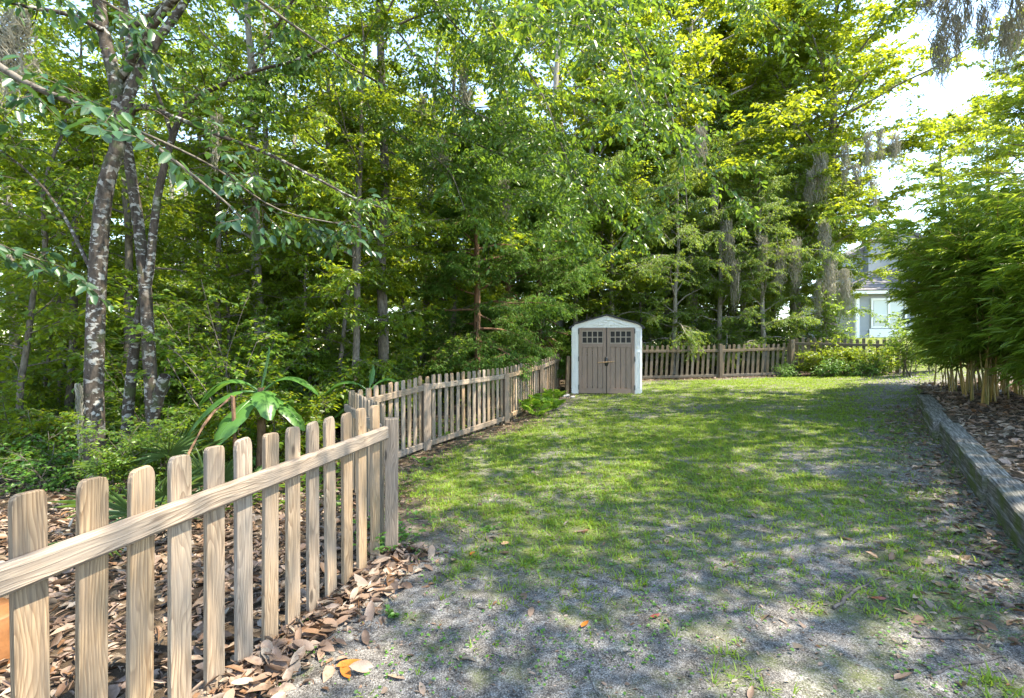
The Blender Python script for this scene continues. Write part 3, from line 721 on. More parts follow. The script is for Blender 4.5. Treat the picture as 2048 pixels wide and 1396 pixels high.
def tree_meshes(seed, H, r0, z0, R, n_limb, bark, leafm, n_sub=8, n_twig=7, n_leaf=10, leafL=.10, leafW=.055, lean=(0, 0), droop=.2, elev=(.1, .8), T=LEAF4, sub_len=.42, twig_len=.42, low=.35, wig=.22, flat=.55):
    rng = np.random.default_rng(seed); w = Wood(); n = 14
    t = np.linspace(0, 1, n); off = np.cumsum(rng.normal(0, wig*.25, (n, 2)), axis=0)*(t[:, None])
    tr = np.stack([off[:, 0]+lean[0]*t*H, off[:, 1]+lean[1]*t*H, -.25+t*(H+.25)], 1)
    tr = smooth_poly(tr, 26); rad = r0*(1-np.linspace(0, 1, 26))**.75 + .012; rad[:3] *= [1.35, 1.15, 1.04]
    w.tube(tr, rad, 9, .05)
    limbs = []; az = rng.random()*6.28
    for i in range(n_limb):
        u = (i+rng.random()*.6)/n_limb; z = z0+(H*.985-z0)*u
        k = np.searchsorted(tr[:, 2], z); k = min(max(k, 1), 25); p = tr[k-1]+(tr[k]-tr[k-1])*((z-tr[k-1, 2])/(tr[k, 2]-tr[k-1, 2]+1e-6))
        az += 2.4+rng.normal(0, .3); prof = (low+(1-low)*math.sin(min(1, u*1.6)*math.pi/2))*(1-.75*max(0, u-.55)/.45)
        L = R*prof*rng.uniform(.7, 1.15); el = elev[0]+(elev[1]-elev[0])*u+rng.normal(0, .12)
        d = (math.cos(az)*math.cos(el), math.sin(az)*math.cos(el), math.sin(el))
        pts = smooth_poly(wander(p, d, L, 6, droop, .3, rng, .1), 9); rr = max(.008, r0*.38*(1-u*.7))
        w.tube(pts, np.linspace(rr, .005, 9), 5); limbs.append((pts, rr))
    arr = spray(w, limbs, rng, n_sub, sub_len, n_twig, twig_len, n_leaf, leafL, leafW, T, droop, flat=flat)
    return w.mesh('trunk', M[bark]), leaf_mesh('crown', [arr], T, M[leafm])

def plant_tree(name, meshes, x, y, s, rz, label, cat='tree', group=None, z=None, sz=None, tilt=(0, 0)):
    zz = hs(x, y) if z is None else z
    e = empty(name, (x, y, zz), rz); e.scale = (s, s, sz or s); e.rotation_euler = (tilt[0], tilt[1], rz); tag(e, label, cat, group)
    obj('trunk', meshes[0], e); obj('crown', meshes[1], e); return e
def custom_tree(name, limbs_wood, leafy, label, bark, leafm, rng, T=LEAF6, **kw):
    """limbs_wood: [(pts, radii)]; leafy: [(pts, r0)]; extra= leaf sets"""
    e = empty(name, tuple(limbs_wood[0][0][0])); tag(e, label, 'tree'); w = Wood()
    for pts, rad in limbs_wood: w.tube(pts, rad, 12, .05)
    tw = Wood(); arr = [spray(tw, leafy, rng, T=T, **kw)]
    base = np.array(limbs_wood[0][0][0])
    w.V = [v-base for v in w.V]; tw.V = [v-base for v in tw.V]
    arr = [(a[0]-base, *a[1:]) for a in arr]
    obj('trunk', w.mesh('trunk', M[bark]), e); tag(obj('twigs', tw.mesh('twigs', M['twig']), e), kind='stuff')
    obj('crown', leaf_mesh('crown', arr, T, M[leafm]), e); return e

# ------------------------------------------------------------------ the lichen-spotted trees beside the near fence
def pl(lst, Y, Y2=None, n=30):
    Y2 = Y if Y2 is None else Y2; k = len(lst)
    return smooth_poly([at(a, b, Y+(Y2-Y)*i/(k-1)) for i, (a, b) in enumerate(lst)], n)
def rr(a, b, n=30): return np.linspace(a, b, n)
rg = np.random.default_rng(5)
A_ = pl([(196,1040),(190,900),(188,760),(192,620),(200,470),(214,360),(238,280),(232,170),(206,60),(190,-80),(180,-260),(200,-480)], 5.6, 5.8)
A2 = pl([(238,280),(262,180),(305,95),(372,0),(430,-120),(520,-260)], 5.7, 5.9)
A3 = pl([(206,60),(140,30),(40,10),(-80,-30),(-260,-80)], 5.7, 4.6)
A4 = pl([(192,560),(120,420),(40,330),(-80,250)], 5.6, 6.2)
A5 = pl([(190,-80),(60,-220),(-120,-330),(-300,-420)], 5.8, 5.2)
A6 = pl([(232,170),(330,20),(480,-120),(680,-220),(860,-300)], 5.8, 4.2)
ac = [smooth_poly([A_[-1-int(3*(j % 3))], A_[-1]+np.array([math.cos(a)*1.2, math.sin(a)*1.2, .5]), A_[-1]+np.array([math.cos(a)*2.7, math.sin(a)*2.5, .6+.5*(j % 2)])], 14) for j, a in enumerate(np.linspace(0, 6.28, 10)[:-1])]  # unseen crown limbs above the frame, added as shade for the yard
ac += [smooth_poly([A_[-2], A_[-1]+np.array([1.6, dy*.4, .6+dz]), A_[-1]+np.array([4.2, dy, .3+dz])], 14) for dy, dz in ((-1.6, 0), (-.5, .5), (.6, -.1), (1.7, .4), (-2.6, .6))]  # further unseen limbs reaching yardward, added to shade the foreground
custom_tree('lichen_tree', [(A_, rr(.108, .05)), *[(p, rr(.04, .008, 14)) for p in ac], (A2, rr(.07, .02)), (A3, rr(.03, .008)), (A4, rr(.022, .006)), (A5, rr(.05, .01)), (A6, rr(.05, .01))],
  [(A2, .04), (A3, .03), (A4, .02), (A5, .04), (A6, .04)]+[(p, .03) for p in ac], 'lichen spotted tree leftmost of the trunks just behind the near fence', 'bark_lichen', 'leaf_oak', rg, n_sub=11, n_twig=7, n_leaf=10, leafL=.085, leafW=.042, sub_len=.35, twig_len=.35, droop=.35)
B_ = pl([(322,1000),(318,930),(306,830),(300,740),(292,600),(283,500),(270,400),(258,320),(252,250),(262,160),(258,60),(240,-60),(250,-260)], 6.05, 6.3)
B2 = pl([(256,240),(285,213),(350,235),(450,275),(530,305),(620,350),(700,392),(775,420)], 6.2, 5.4)
B3 = pl([(258,60),(400,-40),(560,-120),(760,-150)], 6.3, 6.8)
B4 = pl([(306,840),(318,790),(330,752)], 6.05, 5.9, 8)
custom_tree('lichen_tree', [(B_, rr(.082, .042)), (B2, rr(.035, .008)), (B3, rr(.03, .01)), (B4, rr(.07, .06, 8))], [(B2, .03), (B3, .03)],
  'slimmer lichen covered tree with a low broken stub and a long branch reaching right', 'bark_lichen', 'leaf_oak', rg, n_sub=11, n_twig=7, n_leaf=10, leafL=.075, leafW=.038, sub_len=.28, twig_len=.32, droop=.4)
C_ = pl([(246,1000),(252,880),(262,760),(275,650),(298,550),(306,470),(318,380),(345,275),(378,205),(440,172),(505,143),(600,118),(700,70)], 6.3, 5.8)
C2 = pl([(345,275),(322,205),(305,160),(300,100)], 6.0, 6.2)
C3 = pl([(505,143),(560,40),(640,-60),(760,-120)], 5.9, 5.4)
custom_tree('lichen_tree', [(C_, rr(.07, .012)), (C2, rr(.025, .008)), (C3, rr(.02, .006))], [(C_[14:], .03), (C3, .02)],
  'thin dark mottled tree between the two lichen trunks, bending right overhead', 'bark_lichen', 'leaf_oak', rg, n_sub=12, n_twig=6, n_leaf=9, leafL=.07, leafW=.036, sub_len=.3, twig_len=.32, droop=.35)
# near tree left of the frame, its boughs hang into the picture, leaves coloured as shaded under sky sheen
N0 = smooth_poly([(-4.6,2.3,-.2),(-4.5,2.3,1.5),(-4.2,2.4,3.2),(-4.0,2.5,5.0),(-3.8,2.6,7.5)], 24)
N1 = smooth_poly([(-4.2,2.4,3.2), at(-150,60,2.9), at(60,170,3.0), at(230,240,3.1), at(360,330,3.1), at(470,420,3.2)], 24)
N2 = smooth_poly([(-4.1,2.45,3.9), at(-60,-120,3.2), at(150,-30,3.4), at(300,60,3.6)], 24)
N3 = smooth_poly([(-4.1,2.45,4.2), at(100,-260,3.6), at(400,-80,4.2), at(600,60,4.8), at(720,140,5.0)], 24)
N4 = smooth_poly([at(230,240,3.1), at(420,330,3.7), at(560,420,4.0), at(720,455,4.2)], 16)
N5 = smooth_poly([(-4.35,2.3,2.3), at(-260,420,3.0), at(-60,470,3.4), at(80,520,3.6)], 20)
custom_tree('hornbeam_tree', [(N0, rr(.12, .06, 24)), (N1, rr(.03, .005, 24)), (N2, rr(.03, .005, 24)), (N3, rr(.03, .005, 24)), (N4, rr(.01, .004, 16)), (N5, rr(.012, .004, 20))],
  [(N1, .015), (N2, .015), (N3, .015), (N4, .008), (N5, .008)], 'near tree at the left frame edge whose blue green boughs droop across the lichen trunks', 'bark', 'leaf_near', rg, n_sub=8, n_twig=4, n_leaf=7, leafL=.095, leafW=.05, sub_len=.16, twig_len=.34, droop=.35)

# ------------------------------------------------------------------ tree with long boughs drooping over the yard
Tt = smooth_poly([at(768,740,9.5)-[0,0,.4], at(766,640,9.5), at(762,520,9.5), at(770,380,9.4), at(765,200,9.4), at(760,0,9.3), at(770,-250,9.2), at(780,-420,9.2)], 28)
tl_ = [pl([(765,100),(790,60),(860,150),(950,225),(1050,258),(1110,300)], 9.2, 7.2), pl([(766,170),(700,140),(760,240),(850,300),(900,345),(930,420)], 9.3, 7.6),
       pl([(764,0),(900,-40),(1030,110),(1090,200),(1135,320),(1200,420)], 9.2, 6.8), pl([(770,-200),(960,-220),(1160,-60),(1300,120),(1360,300),(1375,420)], 9.2, 6.4),
       pl([(770,-100),(900,-160),(1080,-60),(1220,60),(1290,220)], 9.2, 5.6), pl([(775,-300),(1000,-380),(1260,-260),(1450,-60),(1560,60)], 9.2, 6.5),
       pl([(766,150),(640,80),(560,130),(500,210)], 9.3, 8.0), pl([(765,40),(820,-40),(900,40),(1000,150),(1020,260)], 9.2, 8.4), pl([(766,300),(850,330),(960,370),(1060,400),(1150,470)], 9.4, 8.3),
       pl([(770,-150),(860,-260),(1000,-200),(1120,-60),(1180,60)], 9.2, 5.0), pl([(766,240),(860,250),(980,300),(1080,340),(1180,350),(1260,400)], 9.4, 9.0), pl([(768,60),(900,20),(1100,60),(1220,160),(1300,280)], 9.4, 9.3)]
tl_ += [smooth_poly([Tt[-1-2*(j % 4)], Tt[-1]+np.array([math.cos(a)*1.4, math.sin(a)*1.4, .2-.5*(j % 3)]), Tt[-1]+np.array([math.cos(a)*3.0, math.sin(a)*2.8, .2-.7*(j % 3)])], 30) for j, a in enumerate(np.linspace(0, 6.28, 12)[:-1])]  # top limbs above the frame, added as a shading canopy for the lawn
rad_ = [(Tt, rr(.11, .05, 28))]+[(p, rr(.022, .005)) for p in tl_]
custom_tree('elm_tree', rad_, [(p, .016) for p in tl_], 'tall elm behind the fence with long leafy boughs drooping over the lawn', 'bark', 'leaf_oak', rg, n_sub=26, n_twig=7, n_leaf=12, leafL=.095, leafW=.052, sub_len=.24, twig_len=.46, droop=.35, sub_start=.12)

# ------------------------------------------------------------------ kinds of woodland trees
KT = {}
KT['wood1'] = tree_meshes(101, 13, .12, 2.6, 3.4, 26, 'bark', 'leaf_wood', 7, 7, 9, .125, .07, droop=.2, lean=(.03, 0))
KT['wood2'] = tree_meshes(102, 15, .14, 3.6, 3.6, 26, 'bark_pale', 'leaf_wood', 7, 7, 9, .13, .075, droop=.15, lean=(-.03, .02))
KT['wood3'] = tree_meshes(103, 11, .09, 1.6, 2.8, 26, 'bark', 'leaf_wood', 7, 7, 9, .115, .062, droop=.3, lean=(.05, .03))
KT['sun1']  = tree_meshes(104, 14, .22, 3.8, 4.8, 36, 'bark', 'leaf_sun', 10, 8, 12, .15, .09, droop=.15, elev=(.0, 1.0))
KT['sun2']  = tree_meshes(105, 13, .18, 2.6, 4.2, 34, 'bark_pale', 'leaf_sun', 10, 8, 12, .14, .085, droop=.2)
KT['cypress'] = tree_meshes(106, 8, .09, .9, 2.6, 36, 'bark_pale', 'cypress', 9, 9, 12, .085, .036, droop=.6, elev=(.35, 1.0), twig_len=.40, flat=.9, low=.8, wig=.3)
KT['cedar'] = tree_meshes(107, 7.0, .10, 1.2, 2.0, 46, 'bark_red', 'cedar', 12, 11, 13, .10, .028, droop=.4, elev=(-.15, .9), twig_len=.34, flat=.9, low=.85, wig=.06)
KT['sapling'] = tree_meshes(108, 6.5, .04, .6, 1.7, 24, 'bark', 'leaf_wood', 6, 6, 10, .115, .066, droop=.25, lean=(.06, 0), low=.8)
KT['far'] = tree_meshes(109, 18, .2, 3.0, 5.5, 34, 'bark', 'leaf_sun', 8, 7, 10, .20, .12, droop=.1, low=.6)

def shrub_meshes(seed, H, n_stem, leafm, leafL, leafW, n_sub=7, n_twig=5, n_leaf=9, spread=.5):
    rng = np.random.default_rng(seed); w = Wood(); limbs = []
    for i in range(n_stem):
        az = rng.random()*6.28; d = (math.cos(az)*spread*rng.uniform(.3, 1), math.sin(az)*spread*rng.uniform(.3, 1), 1)
        pts = smooth_poly(wander((rng.normal(0, .12), rng.normal(0, .12), -.05), d, H*rng.uniform(.6, 1.1), 6, .25, .25, rng), 9)
        w.tube(pts, np.linspace(.013, .004, 9), 4); limbs.append((pts, .012))
    arr = spray(w, limbs, rng, n_sub, .38, n_twig, .26, n_leaf, leafL, leafW, LEAF4, .15, sub_start=.12)
    return w.mesh('stems', M['bark']), leaf_mesh('foliage', [arr], LEAF4, M[leafm])
KS = {'s1': shrub_meshes(201, 2.0, 11, 'leaf_shrub', .09, .05), 's2': shrub_meshes(202, 1.4, 12, 'leaf_wood', .085, .05, spread=.8), 's3': shrub_meshes(203, 2.8, 12, 'leaf_shrub', .10, .055), 's4': shrub_meshes(204, .75, 12, 'weed', .07, .042, 5, 4, 7, 1.0)}
def shrub(kind, x, y, s, rz, label, group=None, name='shrub', cat='shrub'):
    e = empty(name, (x, y, hs(x, y)), rz); e.scale = (s, s, s); tag(e, label, cat, group)
    obj('stems', KS[kind][0], e); obj('foliage', KS[kind][1], e); return e

# ------------------------------------------------------------------ planting the wood
def P_(px, Y): return ((px-1024)/F*Y, Y)
# cedars
for (px, Y, s, rz, lab) in ((955, 11.4, .92, .4, 'dark green cedar with a straight red brown trunk behind the long fence'),
                            (1078, 14.8, 1.0, 2.1, 'second dark cedar, its trunk just left of the shed'),
                            (1015, 14.0, 1.05, 4.0, 'dark cedar standing deeper in the wood between the two trunks near the shed')):
    x, y = P_(px, Y); plant_tree('cedar_tree', KT['cedar'], x, y, s, rz, lab, group='cedars near the shed')
# feathery trees behind the back fence
cyl = ['feathery drooping tree behind the back fence just right of the shed', 'feathery tree with pale trunk behind the middle of the back fence', 'feathery drooping tree whose boughs hang over the back fence rail', 'thin feathery tree at the corner post of the back fence', 'feathery tree directly behind the shed roof', 'taller feathery tree set back between shed and corner post']
for (px, Y, s, rz), lab in zip(((1345, 17.6, .95, .3), (1440, 18.2, 1.05, 1.9), (1530, 17.2, .9, 3.3), (1600, 18.5, 1.0, 4.4), (1225, 18.0, 1.0, 5.2), (1490, 20.5, 1.3, 2.6)), cyl):
    x, y = P_(px, Y); plant_tree('feathery_tree', KT['cypress'], x, y, s, rz, lab, group='feathery trees behind the back fence')
# tall sunlit trees at the right
sul = ['tall sunlit tree right of centre, its yellow green crown against the sky', 'big mossy tree between shed and house with crown reaching the top of the picture', 'sunlit tree behind the corner post with trunks draped in grey moss', 'broad sunlit tree left of the sky gap at the top', 'pale sunlit tree beyond the bamboo at the right edge', 'distant pale tree filling the right edge above the bamboo', 'sunlit tree deep behind the shed', 'tall sunlit tree filling the top of the picture right of centre', 'pale distant tree above the house roof, left of the bamboo top', 'distant tree above the middle of the bamboo', 'distant tree at the right frame edge behind all others', 'very tall tree behind the shed, crown past the top of the picture', 'tall slim tree behind the cedars, crown past the top of the picture', 'great tree far behind the cedars left of the shed']
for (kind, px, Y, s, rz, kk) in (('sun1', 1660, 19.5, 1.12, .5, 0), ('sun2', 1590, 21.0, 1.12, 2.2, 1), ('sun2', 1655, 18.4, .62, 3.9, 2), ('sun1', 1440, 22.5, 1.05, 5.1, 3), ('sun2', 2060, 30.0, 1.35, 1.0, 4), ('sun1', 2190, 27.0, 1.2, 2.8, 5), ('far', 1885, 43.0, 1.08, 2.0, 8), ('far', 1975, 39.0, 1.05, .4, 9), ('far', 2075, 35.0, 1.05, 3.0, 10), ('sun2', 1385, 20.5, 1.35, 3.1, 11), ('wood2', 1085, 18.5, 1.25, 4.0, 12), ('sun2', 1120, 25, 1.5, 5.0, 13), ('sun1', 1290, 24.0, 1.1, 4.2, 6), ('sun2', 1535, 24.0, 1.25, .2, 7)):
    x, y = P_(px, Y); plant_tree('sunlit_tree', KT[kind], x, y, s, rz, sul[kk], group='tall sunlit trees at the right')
# slender trees one can pick out in the left half
sl = [(700, 8.2, 'wood3', .80, .3, 'slender leaning trunk rising behind the banana plants'), (655, 10.5, 'wood1', .9, 1.7, 'slim straight tree between the lichen trunks and the elm'), (530, 11.5, 'wood2', .85, 2.9, 'pale slender tree behind the broad banana leaf'),
      (445, 9.0, 'wood3', .75, 4.4, 'thin dark sapling right of the lichen trunks'), (395, 12.5, 'wood1', .95, 5.5, 'thin dark tree deeper behind the lichen trunks'), (130, 8.5, 'wood3', .85, .9, 'slim tree left of the lichen trunks'),
      (40, 11.0, 'wood2', .9, 2.2, 'pale trunk near the left frame edge deep in the wood'), (845, 13.5, 'wood2', .95, 3.6, 'pale trunk between the elm and the first cedar'), (905, 12.4, 'wood1', 1.0, 4.9, 'mossy dark trunk just left of the first cedar'), (590, 14.5, 'wood2', 1.0, 6.0, 'tree deep in the wood above the banana plants'),
      (1150, 17.5, 'wood1', .95, 1.2, 'leafy tree behind the cedars left of the shed'), (300, 15.0, 'wood1', 1.0, 2.5, 'tree far back between the lichen trunks')]
for (px, Y, k, s, rz, lab) in sl:
    x, y = P_(px, Y); plant_tree('slender_tree', KT[k], x, y, s*.84, rz, lab, group='slender trees of the wood')
rg = np.random.default_rng(77)
def scatter_trees(n, x0, x1, y0, y1, kinds, smin, smax, name, label, group, mind, ok=lambda x, y: True, umax=1.25):
    done = []; tries = 0
    while len(done) < n and tries < 4000:
        tries += 1; x, y = rg.uniform(x0, x1), rg.uniform(y0, y1)
        if abs(x) > umax*y+1 or not ok(x, y) or inside(np.array([x]), np.array([y]), YARD)[0]: continue
        if any((x-a)**2+(y-b)**2 < mind**2 for a, b in done): continue
        done.append((x, y)); k = kinds[int(rg.integers(len(kinds)))]
        plant_tree(name, KT[k], x, y, rg.uniform(smin, smax), rg.random()*6.28, label, group=group)
scatter_trees(5, -17, -3.2, 8, 17, ['wood1', 'wood2', 'wood3', 'sapling'], .68, .9, 'woodland_tree', 'leafy woodland tree among many alike left of the long fence', 'woodland trees left of the fence', 2.0, lambda x, y: fence_dist(np.array([x]), np.array([y]))[0] > 1.6 and not (-5.6 < x < -3.4 and y < 7.5))
scatter_trees(7, -32, 2, 18, 34, ['wood1', 'wood2', 'sun2', 'wood2'], .9, 1.15, 'woodland_tree', 'sunlit tree deep in the wood behind the long fence', 'trees deep in the wood', 3.0)
scatter_trees(5, 2, 13, 19.5, 30, ['wood1', 'wood2', 'sun2'], .85, 1.05, 'woodland_tree', 'leafy tree in the thicket behind the back fence', 'thicket trees behind the back fence', 2.4, lambda x, y: x < .5*y)
scatter_trees(22, -30, 4, 17, 32, ['sapling', 'wood3'], .75, 1.15, 'sapling', 'yellow green sunlit sapling far back in the wood', 'sunlit saplings far back in the wood', 2.0)
scatter_trees(11, -55, 22, 36, 54, ['far'], .95, 1.25, 'woodland_tree', 'far tree closing the wood at the back', 'far trees closing the wood', 5.0, lambda x, y: x < .56*y)
scatter_trees(7, -34, -5, 22, 36, ['wood2', 'sun2'], 1.2, 1.5, 'woodland_tree', 'tall sunlit tree far back whose crown fills the upper left', 'tall far trees at the upper left', 3.6)
# trees on the left outside the frame that shade the yard
for (x, y, k, s, rz, lab) in ((-8.0, 5.2, 'wood3', .8, 1.1, 'tree at the left frame edge behind the drooping boughs'), (-6.2, 7.8, 'wood3', .75, 2.0, 'leafy tree close behind the lichen trunks')):
    plant_tree('woodland_tree', KT[k], x, y, s, rz, lab)
for i in range(10):
    x, y = [( -3.2,8.6),(-4.2,10.4),(-2.6,11.6),(-1.6,14.2),(-5.4,9.2),(-7.2,7.0),(-3.6,13.2),(2.6,17.8),(5.2,18.6),(-.4,16.4)][i]
    plant_tree('sapling', KT['sapling'], x, y, rg.uniform(.75, 1.05), rg.random()*6.28, ['leafy sapling right behind the first post of the long fence', 'leafy sapling behind the slender leaning trunk', 'leafy sapling just behind the middle of the long fence', 'leafy sapling between the two cedars', 'leafy sapling behind the first banana plant', 'leafy sapling behind the right lichen trunk', 'leafy sapling left of the first cedar trunk', 'leafy sapling right behind the shed', 'leafy sapling behind the left end of the back fence', 'leafy sapling behind the second cedar'][i], group='saplings behind the long fence' if i < 7 else 'saplings behind the shed')
scatter_trees(8, 3.5, 12.5, 20, 30, ['sapling', 'wood3'], 1.0, 1.5, 'sapling', 'bushy sapling in the thicket far behind the back fence', 'bushy saplings behind the back fence', 1.7, lambda x, y: x < .57*y)
scatter_trees(14, -14, 0, 8.5, 18, ['sapling'], .5, .8, 'sapling', 'small leafy sapling in the wood left of the cedars', 'small saplings in the wood', 1.3, lambda x, y: fence_dist(np.array([x]), np.array([y]))[0] > 1.0)
# shrubs of the understorey
def scatter_shrubs(n, x0, x1, y0, y1, kinds, smin, smax, label, group, mind, ok=lambda x, y: True, name='shrub', cat='shrub'):
    done = []; tries = 0
    while len(done) < n and tries < 5000:
        tries += 1; x, y = rg.uniform(x0, x1), rg.uniform(y0, y1)
        if abs(x) > 1.15*y+.5 or inside(np.array([x]), np.array([y]), YARD)[0] or fence_dist(np.array([x]), np.array([y]))[0] < .7*mind+.25 or not ok(x, y): continue
        if any((x-a)**2+(y-b)**2 < mind**2 for a, b in done): continue
        done.append((x, y)); kd = kinds[int(rg.integers(len(kinds)))]; sc_ = rg.uniform(smin, smax); where = 'at the far left' if x/y < -.72 else 'near the lichen trunks' if x/y < -.5 else 'left of the elm' if x/y < -.28 else 'between elm and shed' if x/y < .1 else 'right of the shed'
        shrub(kd, x, y, sc_, rg.random()*6.28, label+', '+where, group, name, cat)
scatter_shrubs(34, -16, -1.8, 7.0, 16, ['s1', 's2', 's3'], .7, 1.1, 'leafy green shrub in the understorey left of the long fence', 'shrubs of the understorey', 1.15, lambda x, y: x < -.62*y+3.2 or y > 9)
scatter_shrubs(14, -34, 10, 27, 40, ['s3', 's1'], 1.8, 3.0, 'big far shrub closing the wood at eye level', 'far shrubs of the wood', 3.2, lambda x, y: x < .5*y)
scatter_shrubs(16, -24, 1, 16, 26, ['s1', 's3'], 1.0, 1.6, 'shrub deep in the wood', 'shrubs deep in the wood', 1.9)
scatter_shrubs(12, 2, 14, 21, 30, ['s3', 's1'], 1.3, 2.2, 'big shrub in the thicket well behind the back fence', 'big shrubs behind the back fence', 1.9, lambda x, y: x < .6*y)
scatter_shrubs(14, 2.0, 10.5, 16.9, 19.5, ['s1', 's2', 's3'], .7, 1.05, 'green shrub in the thicket just behind the back fence', 'shrubs behind the back fence', 1.0)
scatter_shrubs(18, -8, -2.0, 5.6, 9.5, ['s4', 's4', 's2'], .6, 1.0, 'low leafy seedling on the forest floor behind the near fence', 'seedlings on the forest floor', .7, lambda x, y: x < -2.4-.0*y, 'seedling', 'plant')
for i, (px, Y, s, k, lab) in enumerate(((1640, 15.3, .75, 's2', 'leafy vine shrub climbing the left half of the vine covered fence'), (1690, 14.9, .8, 's2', 'leafy vine shrub in the middle of the vine covered fence'), (1745, 14.4, .8, 's2', 'leafy vine shrub at the right end of the vine covered fence'), (1815, 13.3, .85, 's1', 'green shrub between the fence end post and the bamboo'), (1660, 14.6, .8, 's4', 'low plant at the foot of the vine covered fence, left'), (1720, 14.1, .85, 's4', 'low plant at the foot of the vine covered fence, right'), (1575, 15.5, .7, 's4', 'small plant at the corner post of the back fence'), (1860, 14.0, .6, 's1', 'green shrub right of the fence end, below the house'), (1680, 17.2, .7, 's1', 'shrub behind the vine covered fence'), (1640,17.5,1.0,'s3','shrub behind the corner post under the mossy trunks'))):
    x, y = P_(px, Y); shrub(k, x, y, s, i*1.3, lab, 'vines and shrubs at the fence corner')
for i, (px, Y, s, k, lab) in enumerate(((225, 5.0, .45, 's1', 'light green bush in front of the leftmost lichen trunk'), (320, 5.4, .45, 's1', 'light green bush at the foot of the slim lichen trunk'), (110, 6.3, .55, 's2', 'leafy bush left of the lichen trunks'), (390, 6.0, .6, 's2', 'leafy bush between lichen trunks and banana'))):
    x, y = P_(px, Y); shrub(k, x, y, s, i*1.9, lab, 'bushes round the lichen trunks')

for i, (x, y, sc_, k, lab) in enumerate(((-2.9, 9.2, .8, 's1', 'sunlit bush behind the first post of the long fence'), (-2.1, 10.6, .75, 's3', 'sunlit bush behind the middle of the long fence'), (-1.4, 12.3, .75, 's1', 'sunlit bush behind the second post of the long fence'), (-.5, 13.8, .8, 's3', 'sunlit bush between the cedar trunks'), (-3.7, 8.2, .7, 's2', 'low sunlit bush behind the fence corner'), (.3, 15.6, .9, 's1', 'sunlit bush in the gap left of the shed'), (-4.6, 8.9, .9, 's3', 'tall bush behind the first banana plant'), (-6.4, 9.6, .9, 's3', 'tall bush behind the right lichen trunk'))):
    shrub(k, x, y, sc_, i*2.1, lab, 'bushes behind the long fence')

# ------------------------------------------------------------------ live oak limb with moss, top right
OL = [smooth_poly([(13.5, 8.5, 7.5), at(2120, -60, 9), at(2000, -40, 9), at(1900, -50, 9), at(1820, -20, 9.2)], 20), smooth_poly([(13.5, 8.5, 8.0), at(2150, 20, 10), at(2060, 60, 10), at(1985, 75, 10.2)], 16), smooth_poly([(13.2, 8.5, 8.6), at(2000,-160,8.5), at(1850,-130,8), at(1700,-60,7.6), at(1600,-30,7.4)], 20)]
ot = smooth_poly([(13.2, 8.4, .6), (13.1, 8.4, 3), (13.3, 8.5, 6), (13.2, 8.5, 9), (13.0, 8.6, 11)], 16)
OC = [smooth_poly([(13.2,8.5,7.5),(10.5,8.2,8.8),(7.5,8.4,9.6),(4.5,8.0,9.6),(2.0,7.4,9.3)], 20), smooth_poly([(13.2,8.5,8.0),(11,6.5,9.0),(8,5.5,9.2),(5,5.0,8.6),(2.6,4.4,8.0)], 20), smooth_poly([(13.1,8.5,9.0),(10.5,10.5,10.2),(7.5,11,11),(4.5,10.6,11.2)], 20), smooth_poly([(13.2,8.5,7),(11.5,5,7.8),(9,3.2,7.8),(6,2.6,7.2),(3.6,2.2,6.8)], 20)]  # canopy limbs above the frame, added to block sun over yard and bamboo
custom_tree('live_oak', [(ot, rr(.28, .15, 16))]+[(p, rr(.11, .015, 20)) for p in OC]+[(OL[0], rr(.06, .01, 20)), (OL[1], rr(.04, .008, 16)), (OL[2], rr(.05, .008, 20))], [(p, .02) for p in OL]+[(p, .03) for p in OC for _ in (0, 1)], 'live oak boughs with hanging moss in the top right corner', 'bark', 'leaf_oak', rg, n_sub=12, n_twig=7, n_leaf=11, leafL=.095, leafW=.045, sub_len=.17, twig_len=.4, droop=.3, sub_start=.3)

ro = np.random.default_rng(66); big = []; t2 = smooth_poly([(14.6, 3.6, .6), (14.5, 3.6, 3), (14.3, 3.8, 6), (14.0, 4.0, 8), (13.8, 4.0, 9.5)], 16)
for j, (ex, ey) in enumerate([(ex, ey) for ex in (4.2, 6.6, 9.0, 11.2) for ey in (-.5, 1.6, 3.6, 5.6, 7.6, 9.6, 11.6, 13.4)]+[(2.0, -.8), (2.2, .8), (2.0, 2.4), (2.8, -2.0), (3.2, .2), (3.0, 1.6), (2.6, 3.6), (2.2, 5.4)]):
    ez = max(8.0, .722*ey+2.6)+ro.uniform(0, 1.6); a = t2[-1-int(ro.integers(5))]; e_ = np.array([ex+ro.normal(0, .5), ey+ro.normal(0, .5), ez]); mid = a*.5+e_*.5+np.array([0, 0, 1.0])
    mid[2] = max(mid[2], .722*mid[1]+2.6); big.append(smooth_poly([a, mid, e_], 14))
custom_tree('live_oak', [(t2, rr(.34, .2, 16))]+[(p, rr(.07, .012, 14)) for p in big], [(p, .02) for p in big], 'unseen live oak added beyond the right frame edge, canopy shaped to shade the yard', 'bark', 'leaf_oak', ro, T=LEAF4, n_sub=13, n_twig=8, n_leaf=12, leafL=.12, leafW=.062, sub_len=.2, twig_len=.5, droop=.2, sub_start=.38)  # oak out of view, added so its canopy dapples the yard
